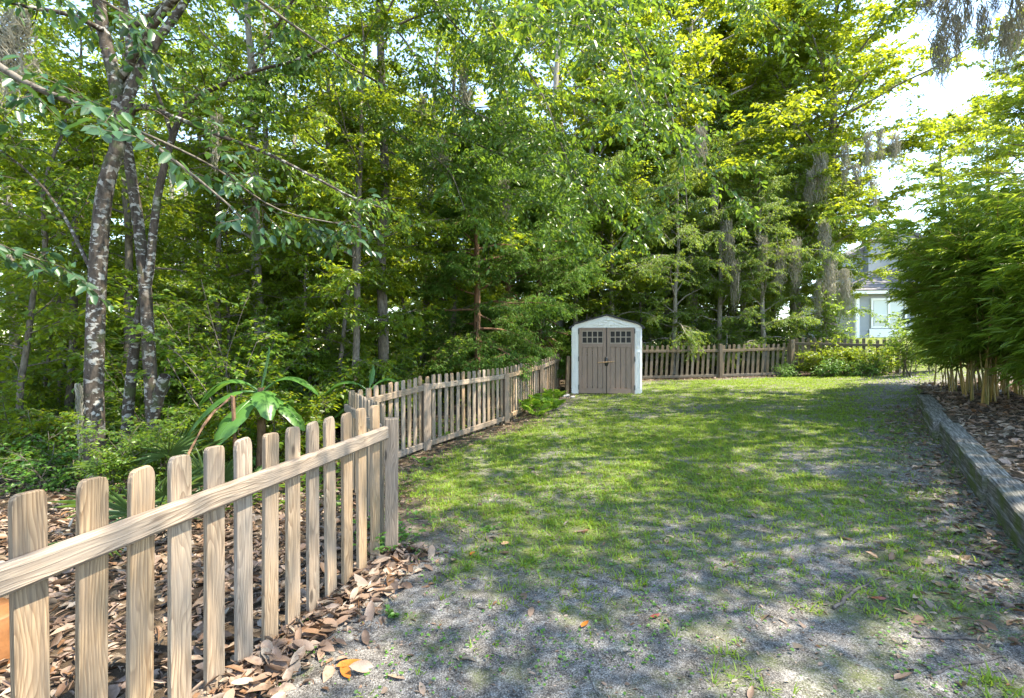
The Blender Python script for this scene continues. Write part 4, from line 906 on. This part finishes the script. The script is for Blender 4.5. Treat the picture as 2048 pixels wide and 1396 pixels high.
# ------------------------------------------------------------------ hanging moss
def moss_mesh(seed, L=1.0, R=.14, n=160):
    rng = np.random.default_rng(seed); V = []; Qs = []; tint = []; k = 12
    for i in range(n):
        a = rng.random()*6.28; r = R*math.sqrt(rng.random()); x, y = r*math.cos(a), r*math.sin(a)*.7
        z0 = -rng.random()**1.6*.55*L+.03*L; ll = L*rng.uniform(.25, .75)*(1-.4*r/R); w = rng.uniform(.003, .008); ph = rng.random()*6.28; f = rng.uniform(3, 11)/L; am = rng.uniform(.012, .055)
        b = len(V)
        for j in range(k):
            t = j/(k-1); z = z0-ll*t; tp = 1-.55*t
            cx = x*tp*(.45+.9*min(1, -z/L*1.6))+am*math.sin(f*z*3+ph); cy_ = y*tp+am*math.cos(f*z*2.6+ph); ww = w*(1.2-t)
            V += [(cx-ww*math.cos(ph), cy_-ww*math.sin(ph), z), (cx+ww*math.cos(ph), cy_+ww*math.sin(ph), z)]
        tint += [rng.random()]*(2*k)
        Qs += [(b+2*j, b+2*j+1, b+2*j+3, b+2*j+2) for j in range(k-1)]
    return mesh_np('spanish_moss', V, np.array(Qs), mat=M['moss_hang'], tint=tint)
MS = [moss_mesh(1), moss_mesh(2, 1.0, .10, 90), moss_mesh(3, 1.0, .20, 170)]
def moss(px, py, Y, L, wd, lab, group, k=None):
    p = at(px, py, Y); o = obj('spanish_moss', MS[int(rg.integers(3)) if k is None else k], None, p, (0, 0, rg.random()*6.28), (wd, wd, L)); tag(o, lab, 'moss', group)
for (px, py, L, w) in ((1895,-10,1.5,1.6),(1880,70,1.15,1.3),(1935,-20,1.1,1.3),(1990,-25,.8,1.2),(1965,10,1.2,1.0),(2010,40,1.25,1.0),(2035,-20,1.5,1.3),(1855,-20,.7,1.2),(1915,30,1.2,1.0)):
    moss(px, py, 9.1, L, w, 'grey moss beard hanging from the oak bough in the top right corner', 'moss in the top right corner')
for (px, py, L, w) in ((1735,265,2.8,1.9),(1715,330,2.3,2.2),(1760,260,1.9,1.6),(1690,290,2.2,1.8),(1640,310,2.0,1.9),(1620,340,1.6,1.6),(1790,270,1.4,1.4),(1745,360,1.8,1.8)):
    moss(px, py, 17.2, L, w, 'long pale moss curtain hanging from the sunlit trees left of the house', 'moss curtains left of the house')
for (px, py, L, w) in ((1560,500,1.6,1.8),(1590,480,1.9,1.7),(1525,470,1.5,1.7),(1455,440,2.0,1.6),(1635,560,1.7,1.5),(1660,520,1.8,1.7),(1690,540,1.8,1.5),(1430,370,1.5,1.5),(1470,520,1.9,1.5),(1400,250,1.8,1.6),(1650,440,1.8,1.6)):
    moss(px, py, 16.6, L, w, 'grey moss hanging among the feathery trees behind the back fence', 'moss behind the back fence')
for (px, py, Y, L, w) in ((20,30,4.9,.75,1.4),(5,60,4.8,.8,1.3),(40,20,5.0,.5,1.0),(160,770,5.5,1.0,.55),(430,230,6.5,.9,1.1)):
    moss(px, py, Y, L, w, 'grey moss clump hanging by the lichen trunks at the left', 'moss at the left')
for (px, py, Y, L, w) in ((700,230,9.0,1.0,1.2),(925,140,11.5,1.6,1.9),(935,180,11.5,1.5,1.6),(845,190,10.5,1.1,1.2),(1010,230,11,1.1,1.3),(880,270,9.5,1.0,1.1),(740,420,11,1.1,1.1),(1010,360,10.2,1.0,1.1),(590,350,10.5,1.0,1.2)):
    moss(px, py, Y, L, w, 'grey moss strand hanging in the middle of the wood above the long fence', 'moss in the middle of the wood')

# ------------------------------------------------------------------ bamboo
def bamboo(seed, spots, label, h0=2.5, h1=4.4):
    rng = np.random.default_rng(seed); c0 = np.mean(spots, axis=0); z0 = float(bed_z(np.array([c0[0]]), np.array([c0[1]]))[0])
    e = empty('bamboo_clump', (c0[0], c0[1], z0)); tag(e, label, 'bamboo', 'bamboo along the right side'); tb, td, tl, cl = [], [], [], []; w = Wood()
    for (x, y) in spots:
        z = float(bed_z(np.array([x]), np.array([y]))[0])-.05; Hh = rng.uniform(h0, h1); lx, ly = rng.normal(-.10, .16), rng.normal(-.06, .14)
        t = np.linspace(0, 1, 14)[:, None]; arch = t**2.3
        pts = np.array([x, y, z]) + t*np.array([lx*.6, ly*.6, 1])*Hh + arch*np.array([rng.normal(-.12, .38), rng.normal(-.15, .38), -.18])*Hh*.55
        r0 = rng.uniform(.010, .019); rad = r0*(1-.8*t[:, 0]); tb0 = np.array([c0[0], c0[1], z0])
        V, Qd = tube_np(pts-tb0, rad*(1+.14*(np.arange(14) % 2)), 6)
        o = obj('culm', mesh_np('culm', V, Qd, mat=M['culm'], smooth=True), e)
        seg = np.diff(pts, axis=0)
        for k in range(52):
            u = rng.uniform(.19, 1)**.85*13; a = min(int(u), 12); p = pts[a]+seg[a]*(u-a); az = rng.random()*6.28
            tb.append(p); td.append([math.cos(az), math.sin(az), rng.uniform(-.1, .7)]); tl.append(rng.uniform(.25, .75)*(.6+.4*math.sin(u/13*3.1))); cl.append(np.clip(.2+.6*u/13+rng.normal(0, .2), 0, 1))  # leaf tint rises up the culm, sunlit tops put into the colour
    tb = np.array(tb); td = unit(np.array(td)); tl = np.array(tl); cl = np.array(cl); n = len(tb)
    w.twigs(tb-[c0[0], c0[1], z0], tb+td*tl[:, None]-[c0[0], c0[1], z0], .0025); tag(obj('twigs', w.mesh('twigs', M['culm']), e), kind='stuff')
    m = 15; s = (np.arange(m)+1)/m
    P = tb[:, None, :] + td[:, None, :]*(tl[:, None]*(.25+.75*s)[None, :])[..., None]
    P[..., 2] -= .10*(s**2)[None, :]*tl[:, None]
    sg = np.where(np.arange(m) % 2 == 0, 1., -1.); side = unit(np.cross(td, [0, 0, 1]))
    D = td[:, None, :]*.8 + side[:, None, :]*sg[None, :, None]*.55 + rng.normal(0, .25, (n, m, 3)) + np.array([0, 0, -.38]); N = np.array([0, 0, 1.])+rng.normal(0, .4, (n, m, 3))
    L = .185*rng.uniform(.6, 1.25, (n, m)); tint = np.clip(.5*cl[:, None]+.5*rng.random((n, m)), 0, 1)
    arr = ((P-[c0[0], c0[1], z0]).reshape(-1, 3), D.reshape(-1, 3), N.reshape(-1, 3), L.ravel(), L.ravel()*.125, tint.ravel())
    obj('foliage', leaf_mesh('foliage', [arr], LANCE, M['bamboo_leaf']), e)
def brow(s0, s1, n, o0, o1, seed):
    r = np.random.default_rng(seed); s = r.uniform(s0, s1, n); o = r.uniform(o0, o1, n)
    return np.stack([T0[0]+TD[0]*s+TN[0]*o, T0[1]+TD[1]*s+TN[1]*o], 1)
bamboo(301, brow(8.6, 10.8, 46, .45, 1.7, 1), 'far end of the bamboo hedge, leaning left over the lawn corner')
bamboo(302, brow(6.6, 8.7, 60, .6, 2.0, 2), 'middle of the bamboo hedge with yellow culms showing above the litter', 2.3, 3.9)
bamboo(303, brow(4.8, 6.6, 40, 1.1, 2.4, 3), 'near end of the bamboo hedge at the right frame edge', 2.0, 3.3)

# ------------------------------------------------------------------ palms, bananas, ferns and weeds
def frond_fan(seed, n, L, droop=.25):
    rng = np.random.default_rng(seed); out = []
    for i in range(n):
        a = -1.9+3.8*i/(n-1)+rng.normal(0, .04); out.append((np.array([math.sin(a), math.cos(a), rng.normal(.0, .12)]), L*rng.uniform(.8, 1.1)*(.75+.25*math.cos(a*.6))))
    return out
def palmetto(x, y, s, label, seed, nf=7, z=None):
    rng = np.random.default_rng(seed); zz = hs(x, y) if z is None else z; e = empty('saw_palmetto', (x, y, zz)); tag(e, label, 'palmetto', 'saw palmettos behind the fence')
    for k in range(nf):
        az = k*2.4+rng.random(); el = rng.uniform(.55, 1.3); d = np.array([math.cos(az)*math.cos(el), math.sin(az)*math.cos(el), math.sin(el)]); Ls = s*rng.uniform(.45, .8)
        p = smooth_poly([np.zeros(3), d*Ls*.5, d*Ls-[0, 0, .05*s]], 6); m = Wood(); m.tube(p, np.linspace(.009, .006, 6), 4)
        fr = obj('frond', m.mesh('frond', M['palmetto']), e)
        side = unit(np.cross(d, [0, 0, 1])); fwd = unit(d*.7+np.array([0, 0, -.25])); nrm = np.cross(side, fwd)
        P, D, N, LL = [], [], [], []
        for (dv, l) in frond_fan(seed*50+k, 17, .48*s): P.append(p[-1]); D.append(side*dv[0]+fwd*dv[1]+nrm*(.15-abs(dv[0])*.1)); N.append(nrm+rng.normal(0, .1, 3)); LL.append(l)
        LL = np.array(LL); arr = (np.array(P), np.array(D), np.array(N), LL, LL*.042, np.clip(rng.random(17)*.5+rng.random()*.5, 0, 1))
        obj('leaf', leaf_mesh('leaf', [arr], LANCE, M['palmetto']), fr)
for i, (px, Y, s, lab) in enumerate(((285, 3.7, .7, 'blue green palmetto close behind the near pickets'), (325, 5.3, .85, 'sunlit yellow green palmetto at the foot of the lichen trees'), (20, 6.4, .8, 'dark palmetto at the left frame edge under the trees'), (655, 8.6, 1.1, 'palmetto in the shade behind the banana plants'), (880, 11.8, 1.0, 'palmetto in the shade left of the first cedar'), (430, 4.6, .7, 'small palmetto just behind the near fence near the banana'))):
    x, y = P_(px, Y); palmetto(x, y, s, lab, 400+i)

def banana_leaf(parent, base, dirv, L, W, droop, seed, mid=.35):
    rng = np.random.default_rng(seed); d = np.array(dirv, float); n = 15; t = np.linspace(0, 1, n)
    c = np.array(base)+t[:, None]*d*L; c[:, 2] -= droop*L*t**2.2
    st = max(1, int(n*mid*.5)); m = Wood(); m.tube(c, np.linspace(.018, .004, n), 5); lf = obj('leaf', m.mesh('leaf', M['banana']), parent)
    T = unit(np.gradient(c, axis=0)); S = unit(np.cross(T, [0, 0, 1])); U = np.cross(S, T)
    u = np.clip((t-.22)/.78, 0, 1); wd = 1.3*W*np.sqrt(np.clip(np.sin(np.pi*np.minimum(1, u*.96+.03)), 0, 1))*.5; wd[u <= 0] = 0
    V = []; Qs = []; 
    for sg in (-1, 1):
        b = len(V); 
        for i in range(n):
            for f_ in (0.0, .5, 1.0):
                rag = 1+(rng.uniform(-.16, .06) if rng.random() < .75 else rng.uniform(-.5, -.2))*f_**2
                V.append(c[i]+S[i]*sg*wd[i]*f_*rag+U[i]*(.25*wd[i]*f_-.42*wd[i]*f_**2)+[0, 0, .004])
        for i in range(n-1):
            for j in range(2): a = b+i*3+j; Qs.append((a, a+1, a+4, a+3))
    obj('blade', mesh_np('blade', V, np.array(Qs), mat=M['banana'], tint=np.full(len(V), rng.uniform(.3, .9)), smooth=True), lf)
def banana(px, Y, hgt, leaves, label, seed, lean=(0, 0)):
    x, y = P_(px, Y); z = hs(x, y); e = empty('banana_plant', (x, y, z)); tag(e, label, 'banana plant', 'banana plants behind the long fence')
    tp = np.array([lean[0], lean[1], hgt]); m = Wood(); m.tube(smooth_poly([(0, 0, -.1), tp*.5+[.01, 0, 0], tp], 10), np.linspace(.065, .035, 10), 9, .08)
    obj('stem', m.mesh('stem', M['bark_red']), e)
    for k, (dx, dy, dz, L, W, dr) in enumerate(leaves):
        v = np.array([dx, dy, dz]); v = v/np.linalg.norm(v); banana_leaf(e, tp*.93, v, L, W, dr, seed+k)
banana(522, 6.0, 1.08, [(-1, -.15, 1.0, 1.0, .25, .85), (-.8, -.5, .35, .85, .27, .95), (.9, .1, .95, 1.0, .23, .75), (.45, -.6, .30, .62, .25, .8), (-.25, -.7, -.25, .68, .27, .5), (.12, .1, 1, .62, .10, .05), (.85, -.25, -.1, .65, .23, .55)], 'banana plant with a broad pale leaf arching left, behind the near fence end', 900)
banana(738, 7.35, .92, [(-1, -.1, .95, .95, .25, .80), (.75, .25, 1.0, .95, .22, .85), (-.7, -.1, -.35, .60, .26, .25), (.1, .2, 1, .42, .09, .05)], 'banana plant behind the fence corner with two arching leaves', 950)
# dead snapped stems beside the banana
m = MB(); m.tube(smooth_poly([at(470,900,5.6), at(466,800,5.6), at(464,795,5.6)], 6), .022, 7); m.tube(smooth_poly([at(463,797,5.6), at(430,822,5.4), at(395,868,5.2), at(372,930,5.0)], 10)+RNG.normal(0, .008, (10, 3)), RNG.uniform(.008, .017, 10), 6)
tag(m.build('broken_stem', M['bark_red']), 'snapped dead stem folded over beside the banana plant', 'stem')

def pinnate_fern(x, y, n, L, label, seed):
    rng = np.random.default_rng(seed); z = hs(x, y); e = empty('fern', (x, y, z)); tag(e, label, 'fern', 'ferns along the long fence')
    for k in range(n):
        az = k*2.4+rng.normal(0, .3); d = np.array([math.cos(az), math.sin(az), rng.uniform(1.0, 2.4)]); d /= np.linalg.norm(d); LL = 1.15*L*rng.uniform(.7, 1.15); q = 15; t = np.linspace(0, 1, q)
        c = t[:, None]*d*LL; c[:, 2] -= .38*LL*t**2; m = Wood(); m.tube(c, np.linspace(.004, .0015, q), 3); fr = obj('frond', m.mesh('frond', M['fern']), e)
        T = unit(np.gradient(c, axis=0)); S = unit(np.cross(T, [0, 0, 1])); P, D, N, Ls = [], [], [], []
        for i in range(2, q):
            for sg in (-1, 1):
                for o_ in (0,): P.append(c[i]-(c[i]-c[i-1])*o_); D.append(S[i]*sg+T[i]*.35+rng.normal(0, .06, 3)); N.append(np.cross(S[i], T[i])+rng.normal(0, .15, 3)); Ls.append(.32*LL*math.sin(math.pi*(.12+.86*t[i]))+.01)
        Ls = np.array(Ls); arr = (np.array(P), np.array(D), np.array(N), Ls, Ls*.17, rng.random(len(Ls)))
        obj('leaflets', leaf_mesh('leaflets', [arr], LEAF6, M['fern']), fr)
fl = ['bright green fern clump against the long fence near its third post', 'bright fern left of the third fence post', 'fern in front of the fence nearest the shed', 'small fern at the fence foot by the shed', 'fern spreading onto the dark soil by the fence']
for i, (px, Y, n, L) in enumerate(((1075, 10.9, 7, .62), (1052, 10.2, 6, .55), (1100, 11.6, 6, .5), (1098, 10.5, 6, .42), (1066, 9.8, 5, .40))):
    x, y = P_(px, Y); pinnate_fern(x+.08, y, n, L, fl[i], 500+i)

def weed(x, y, n, L, lf, label, seed, name='weed', lift=.5, z=None):
    rng = np.random.default_rng(seed); zz = hs(x, y) if z is None else z; e = empty(name, (x, y, zz)); tag(e, label, 'weed', 'leafy weeds by the fences')
    w = Wood(); P, D, N = [], [], []
    for k in range(n):
        az = rng.random()*6.28; d = np.array([math.cos(az)*.7, math.sin(az)*.7, rng.uniform(lift*.6, lift*1.6)]); pts = smooth_poly(wander((0, 0, -.01), d, L*rng.uniform(.5, 1.1), 4, .3, .2, rng), 7); w.tube(pts, .0022, 3)
        for q in range(2, 7):
            for sg in (-1, 1): P.append(pts[q]); T = unit(pts[min(q+1, 6)]-pts[q-1]); S = unit(np.cross(T, [0, 0, 1])); D.append(S*sg+T*.4+rng.normal(0, .2, 3)); N.append(np.array([0, 0, 1])+rng.normal(0, .3, 3))
        P.append(pts[-1]); D.append(T); N.append([0, 0, 1.])
    k = len(P); Ls = lf*rng.uniform(.6, 1.2, k); arr = (np.array(P), np.array(D), np.array(N, float), Ls, Ls*.62, rng.random(k))
    obj('stems', w.mesh('stems', M['weed']), e); obj('leaves', leaf_mesh('leaves', [arr], LEAF6, M['weed']), e)
def G_(px, py, z=0.0):          # a point of the photograph on ground of height z
    Y = (1.5-z)*F/(py-698); return ((px-1024)/F*Y, Y)
wl_ = [(745,1120,9,.26,.045,'leafy weed growing through the last near pickets'),(815,1095,6,.26,.05,'upright weed on the yard side of the near post'),(735,1075,5,.24,.045,'green sprig behind the foot of the near post'),(610,1290,3,.07,.04,'small three leaved seedling in the leaf drift'),(930,870,6,.28,.07,'weed with broad leaves at the fence foot past the second post'),(880,885,5,.25,.07,'weed at the foot of the fence just right of the first post'),(1015,830,5,.22,.06,'weed by the foot of the next fence post'),(845,930,4,.18,.05,'small weed on the dark soil near the fence corner'),(790,1240,4,.10,.03,'tuft of weed at the drift edge on the sand'),(980,1065,4,.10,.035,'small weed in the thin grass in front of the post'),(1130,850,4,.14,.05,'weed on the dark soil before the fern')]
for i, (px, py, n, L, lf, lab) in enumerate(wl_):
    x, y = G_(px, py); weed(x, y, n, L, lf, lab, 600+i)

# ------------------------------------------------------------------ grass and ground cover
rg = np.random.default_rng(91)
def scatter_pts(n, x0, x1, y0, y1, dens, power=1.0):
    x = rg.uniform(x0, x1, n); y = rg.uniform(y0, y1, n); k = (rg.random(n) < dens(x, y)**power) & (np.abs(x) < 1.12*y+.3); return x[k], y[k]
gxs, gys = scatter_pts(66000, -2.0, 10.0, 1.9, 9.0, lawn, 1.1); gx2, gy2 = scatter_pts(30000, -1.0, 13.2, 9.0, 16, lawn, 1.1)
NB = 6; gx_ = np.repeat(np.concatenate([gxs, gx2]), NB); gy_ = np.repeat(np.concatenate([gys, gy2]), NB); n = len(gx_); tuft = np.repeat(rg.random(n//NB), NB)
az = rg.random(n)*6.28; el = rg.uniform(.2, 1.3, n); gx_ = gx_+np.cos(az)*rg.random(n)*.018; gy_ = gy_+np.sin(az)*rg.random(n)*.018
D = np.stack([np.cos(az)*np.cos(el), np.sin(az)*np.cos(el), np.sin(el)], 1); N = np.stack([-np.cos(az)*np.sin(el), -np.sin(az)*np.sin(el), np.cos(el)], 1)
L = rg.uniform(.025, .062, n)*(.6+.8*tuft); P = np.stack([gx_, gy_, h(gx_, gy_)-.004], 1)
tint = np.clip(.1+.45*vnoise(gx_, gy_, .8, 32)+.45*tuft+rg.normal(0, .12, n), 0, 1)
V, q, t, k = batch(BLADE, P, D, N, L, np.where(gy_ > 9, .011, .0076)*rg.uniform(.7, 1.2, n))
tag(obj('lawn_grass', mesh_np('lawn_grass', V, q, t, mat=M['grass'], tint=np.repeat(tint, k))), 'short patchy green grass growing over the sandy yard', 'grass', kind='stuff')
# little round-leaved weeds between the grass
def wd(x, y): return np.where(inside(x, y, YARD), .10+.55*sstep(.45, .7, vnoise(x, y, .33, 41)), 0)*np.where(y < 9, 1, .5)
wx, wy = scatter_pts(95000, -1.8, 8, 1.9, 10, wd); n = len(wx); az = rg.random(n)*6.28; D = np.stack([np.cos(az), np.sin(az), rg.uniform(-.1, .5, n)], 1); N = np.array([0, 0, 1.])+rg.normal(0, .3, (n, 3)); L = rg.uniform(.008, .024, n)
V, q, t, k = batch(LEAF6, np.stack([wx, wy, h(wx, wy)+rg.uniform(0, .02, n)], 1), D, N, L, L*.8)
tag(obj('ground_cover', mesh_np('ground_cover', V, q, t, mat=M['weed'], tint=np.repeat(rg.random(n), k))), 'tiny round leaved weeds dotted over sand and thin grass', 'ground cover', kind='stuff')
# low leafy cover on the forest floor beyond the fence
fx = rg.uniform(-14, 1.5, 90000); fy = rg.uniform(4.4, 16, 90000); kk = (~inside(fx, fy, YARD)) & (fence_dist(fx, fy) > .12) & (np.abs(fx) < 1.12*fy) & (rg.random(90000) < sstep(.35, .7, vnoise(fx, fy, .9, 51))*.85); fx, fy = fx[kk], fy[kk]; n = len(fx)
az = rg.random(n)*6.28; D = np.stack([np.cos(az), np.sin(az), rg.uniform(-.3, .6, n)], 1); L = rg.uniform(.05, .11, n)
V, q, t, k = batch(LEAF4, np.stack([fx, fy, h(fx, fy)+rg.random(n)**1.5*.45*vnoise(fx, fy, .7, 52)], 1), D, np.array([0, 0, 1.])+rg.normal(0, .35, (n, 3)), L, L*.5)
tag(obj('forest_floor_plants', mesh_np('forest_floor_plants', V, q, t, mat=M['leaf_shrub'], tint=np.repeat(rg.random(n), k))), 'low leafy growth covering the forest floor behind the fence', 'ground cover', kind='stuff')

# ------------------------------------------------------------------ fallen leaves
def fallen_mesh(seed, material, slim=.42):
    r = random.Random(seed); n = 6; V = []; Fs = []; curl = r.uniform(-.1, .9); bend = r.uniform(-.35, .35); tw = r.uniform(-.5, .5)
    for i in range(n+1):
        t = i/n; w = slim*.5*(math.sin(math.pi*min(1, t*.94+.05))**.75)*(1.12-.3*t)*(0.04 if i in (0, n) else 1)
        zb = bend*(t-.5)**2*1.2
        for s in (-1, 0, 1):
            y = s*w; z = zb + abs(s)*w*curl*(.8+.4*s*tw) + tw*.12*s*(t-.5)
            V.append((t-.5, y*(1-.18*abs(curl)), z))
    for i in range(n):
        for j in range(2): a = i*3+j; Fs.append((a, a+3, a+4, a+1))
    mn = min(v[2] for v in V); V = [(x, y, z-mn*.7) for x, y, z in V]
    V += [(-.5, 0, V[1][2]), (-.62, .012, V[1][2]+.02), (-.62, -.012, V[1][2]+.02)]; k = len(V); Fs.append((k-3, k-2, k-1))
    me = bpy.data.meshes.new('fallen_leaf'); me.from_pydata(V, [], Fs); me.update(); me.materials.append(material); me.polygons.foreach_set('use_smooth', np.ones(len(me.polygons), dtype=bool))
    a = me.attributes.new('tint', 'FLOAT', 'POINT'); a.data.foreach_set('value', np.full(len(V), r.random(), dtype=np.float32)); return me
FM = [fallen_mesh(i, M['fallen'], (.36, .42, .48, .40)[i % 4]) for i in range(8)]
def leaf(x, y, s, lab, group, me=None, rz=None, lift=0., tilt=.22):
    me = me or FM[int(rg.integers(8))]
    o = obj('fallen_leaf', me, None, (x, y, hs(x, y)+.003+lift), (rg.normal(0, tilt), rg.normal(0, tilt), rg.random()*6.28 if rz is None else rz), (s, s, s)); tag(o, lab, 'leaf', group); return o
fd_ = unit(d0); fn_ = np.array([fd_[1], -fd_[0]])
for i in range(120):            # drift against the near fence
    k = rg.uniform(2.2, 13.3); o_ = abs(rg.normal(0, .17))+.02+.1*rg.random(); p = pk(k)+fn_*o_; lift = max(0., .055*(1-o_/.4))*rg.random()
    leaf(p[0], p[1], rg.uniform(.085, .15), 'brown fallen leaf in the drift against the foot of the near fence', 'leaves drifted against the near fence', lift=lift+.01, tilt=.33)
cnt = 0
while cnt < 95:                 # scattered over sand and thin grass
    x, y = rg.uniform(-1.2, 3.3), rg.uniform(2.0, 6.2)
    if abs(x) > 1.06*y or not inside(np.array([x]), np.array([y]), YARD)[0] or rg.random() > (.9 if y < 4 else .5): continue
    leaf(x, y, rg.uniform(.055, .115), 'single dry leaf lying loose on the sand and thin grass of the yard', 'loose leaves on the yard'); cnt += 1
for i in range(75):             # along the timber edge
    s = rg.uniform(-.6, 6.5); o_ = -abs(rg.normal(0, .28))-.05; p = T0+TD*s+TN*o_
    if abs(p[0]) > 1.07*p[1]: p = T0+TD*(s*.5+3)+TN*o_
    leaf(p[0], p[1], rg.uniform(.055, .12), 'brown leaf gathered along the foot of the timber edging', 'leaves along the timber edging', tilt=.3, lift=.008)
OM = fallen_mesh(71, M['orange_leaf'], .42); RM = fallen_mesh(72, M['red_leaf'], .4); TM = fallen_mesh(73, M['tan_leaf'], .55)
sp = [(700,1330,.125,OM,.6,'bright orange leaf pair on the sand near the bottom, upper'),(690,1345,.11,OM,2.2,'bright orange leaf below the other orange one on the sand'),(945,1112,.07,OM,1.2,'small orange red leaf in the thin grass right of the near post'),(1875,1180,.085,TM,1.9,'upright tan leaf standing on the moss at the right'),(1755,1205,.085,RM,2.8,'dark red glossy leaf beside the grey stick at the right'),(1310,1237,.07,RM,.4,'dark reddish leaf on the sand in the middle foreground'),(1010,1093,.075,TM,.7,'tan leaf in the thin grass ahead of the near post'),(1170,1250,.08,OM,.9,'orange brown leaf on the sand, centre foreground'),(440,1362,.13,TM,.5,'big yellow tan leaf leaning on the near pickets at the bottom')]
for (px, py, s, me, rz, lab) in sp:
    x, y = G_(px, py, .02); leaf(x, y, s, lab, None, me, rz, .008, .1)

def litter(name, x, y, z, s, lab, T=LEAF6):
    n = len(x); az = rg.random(n)*6.28; s = s*rg.choice([.45, .7, 1.0, 1.15], n); D = np.stack([np.cos(az), np.sin(az), rg.normal(0, .35, n)], 1); N = np.array([0, 0, 1.])+rg.normal(0, .5, (n, 3))
    wd_ = np.where(rg.random(n) < .35, rg.uniform(.08, .18, n), rg.uniform(.3, .62, n)); V, q, t, k = batch(T, np.stack([x, y, z], 1), D, N, s, s*wd_); tag(obj(name, mesh_np(name, V, q, t, mat=M['fallen'], tint=np.repeat(rg.random(n), k))), lab, 'leaf litter', kind='stuff')
x = rg.uniform(-9, -.9, 46000); y = rg.uniform(1.0, 9, 46000); k = (~inside(x, y, YARD)) & (np.abs(x) < 1.12*y+.2) & (fence_dist(x, y) > .02) & (rg.random(46000) < np.where(y < 5, 1, .45)); x, y = x[k], y[k]
litter('leaf_litter', x, y, h(x, y)+rg.uniform(.0, .03, len(x)), rg.uniform(.05, .11, len(x)), 'thick brown leaf litter on the forest floor behind the near fence')
k_ = rg.uniform(1.0, 13.6, 1500); o_ = np.abs(rg.normal(0, .17, 1500))+.0; p = O0[None]+d0[None]*k_[:, None]+fn_[None]*o_[:, None]
litter('drifted_litter', p[:, 0], p[:, 1], h(p[:, 0], p[:, 1])+.004+.05*np.clip(1-o_/.4, 0, 1)*rg.random(1500), rg.uniform(.05, .10, 1500), 'lower layer of the brown leaf drift along the near fence')
s = rg.uniform(-1, 11, 22000); o_ = rg.uniform(.18, 5.0, 22000)**1.0; x = T0[0]+TD[0]*s+TN[0]*o_; y = T0[1]+TD[1]*s+TN[1]*o_; k = np.abs(x) < 1.1*y+.2; x, y, o_ = x[k], y[k], o_[k]
litter('bamboo_litter', x, y, bed_z(x, y)+rg.uniform(0, .03, len(x)), rg.uniform(.05, .13, len(x)), 'dry straw coloured leaf litter on the bed under the bamboo', LANCE)
x = rg.uniform(-1.8, 11, 60000); y = rg.uniform(3.6, 16, 60000); fd = fence_dist(x, y); k = inside(x, y, YARD) & (fd > .05) & (rg.random(60000) < sstep(1.0, .1, fd)*.38+.012); x, y = x[k], y[k]
litter('fence_litter', x, y, h(x, y)+rg.uniform(0, .02, len(x)), rg.uniform(.03, .08, len(x)), 'scattered brown litter on the dark soil along the fences')
s = rg.uniform(-.8, 7.5, 2600); o_ = -np.abs(rg.normal(0, .38, 2600))-.03; x = T0[0]+TD[0]*s+TN[0]*o_; y = T0[1]+TD[1]*s+TN[1]*o_
litter('edge_litter', x, y, h(x, y)+rg.uniform(0, .02, len(x)), rg.uniform(.03, .08, len(x)), 'small brown litter along the foot of the timber edging')
x = rg.uniform(-1.3, 4.2, 9000); y = rg.uniform(1.9, 6.0, 9000); k = inside(x, y, YARD); x, y = x[k], y[k]; n = len(x)
litter('sand_debris', x, y, h(x, y)+.003, rg.uniform(.006, .034, n), 'specks of bark and leaf crumbs over the grey sand')

# ------------------------------------------------------------------ sticks, gravel and other small things
def stick(lst, r, lab, m='grey_twig', z=.0):
    pts = []
    for (px, py) in lst:
        x, y = G_(px, py, .04); pts.append((x, y, hs(x, y)+r*.6+z))
    w = MB(); c_ = smooth_poly(pts, 14); c_ = c_+RNG.normal(0, r*.35, c_.shape)*[1, 1, .4]; w.tube(c_, np.linspace(r, r*.5, 14)*(1+RNG.uniform(-.22, .22, 14)), 7); tag(w.build('fallen_stick', M[m], None, True), lab, 'stick', 'sticks on the ground')
stick([(1668,1214),(1690,1195),(1715,1180),(1738,1168),(1760,1160)], .012, 'knobby grey stick lying on the moss at the right')
stick([(1800,1148),(1826,1136)], .006, 'short pale twig beyond the grey stick')
stick([(1825,1270),(1870,1272),(1930,1276),(1968,1284)], .008, 'pale straight twig near the lower right corner')
stick([(1865,1345),(1900,1330),(1960,1318),(2010,1310)], .007, 'curved grey twig below the pale straight one in the lower right corner')
stick([(1175,1330),(1190,1365),(1200,1378)], .0025, 'thin dark twig on the sand at the bottom centre')
for i in range(40):
    x, y = P_(1800+rg.uniform(-28, 45), rg.uniform(11.6, 12.8)); s = rg.uniform(.03, .07)
    o = obj('gravel_stone', bpy.data.objects['stone'].data, None, (x, y, hs(x, y)+.01), (rg.random()*3, rg.random()*3, rg.random()*6), (s*4, s*4, s*4)); tag(o, 'small grey stone in the gravel patch past the end of the edging', 'stone', 'gravel past the edging')
# cut stump behind the first pickets
m = MB(); rs = np.random.default_rng(3); prof = [(-.1, 1.12), (.02, 1.06), (.09, 1.0), (.17, .97), (.185, .93), (.19, .4), (.186, .02)]; V = []; n = 22; wob = 1+rs.normal(0, .05, n)
for z, r_ in prof:
    for j in range(n): a = 6.2832*j/n; V.append((.16*r_*wob[j]*math.cos(a), .16*r_*wob[j]*math.sin(a), z+rs.normal(0, .003)))
m.add(V, [(i*n+j, i*n+(j+1) % n, (i+1)*n+(j+1) % n, (i+1)*n+j) for i in range(len(prof)-1) for j in range(n)])
o = m.build('tree_stump', M['terracotta'], None, True); o.location = (-2.62, 2.4, hs(-2.62, 2.4)+.06); tag(o, 'orange brown cut stump behind the first picket at the left edge', 'stump')
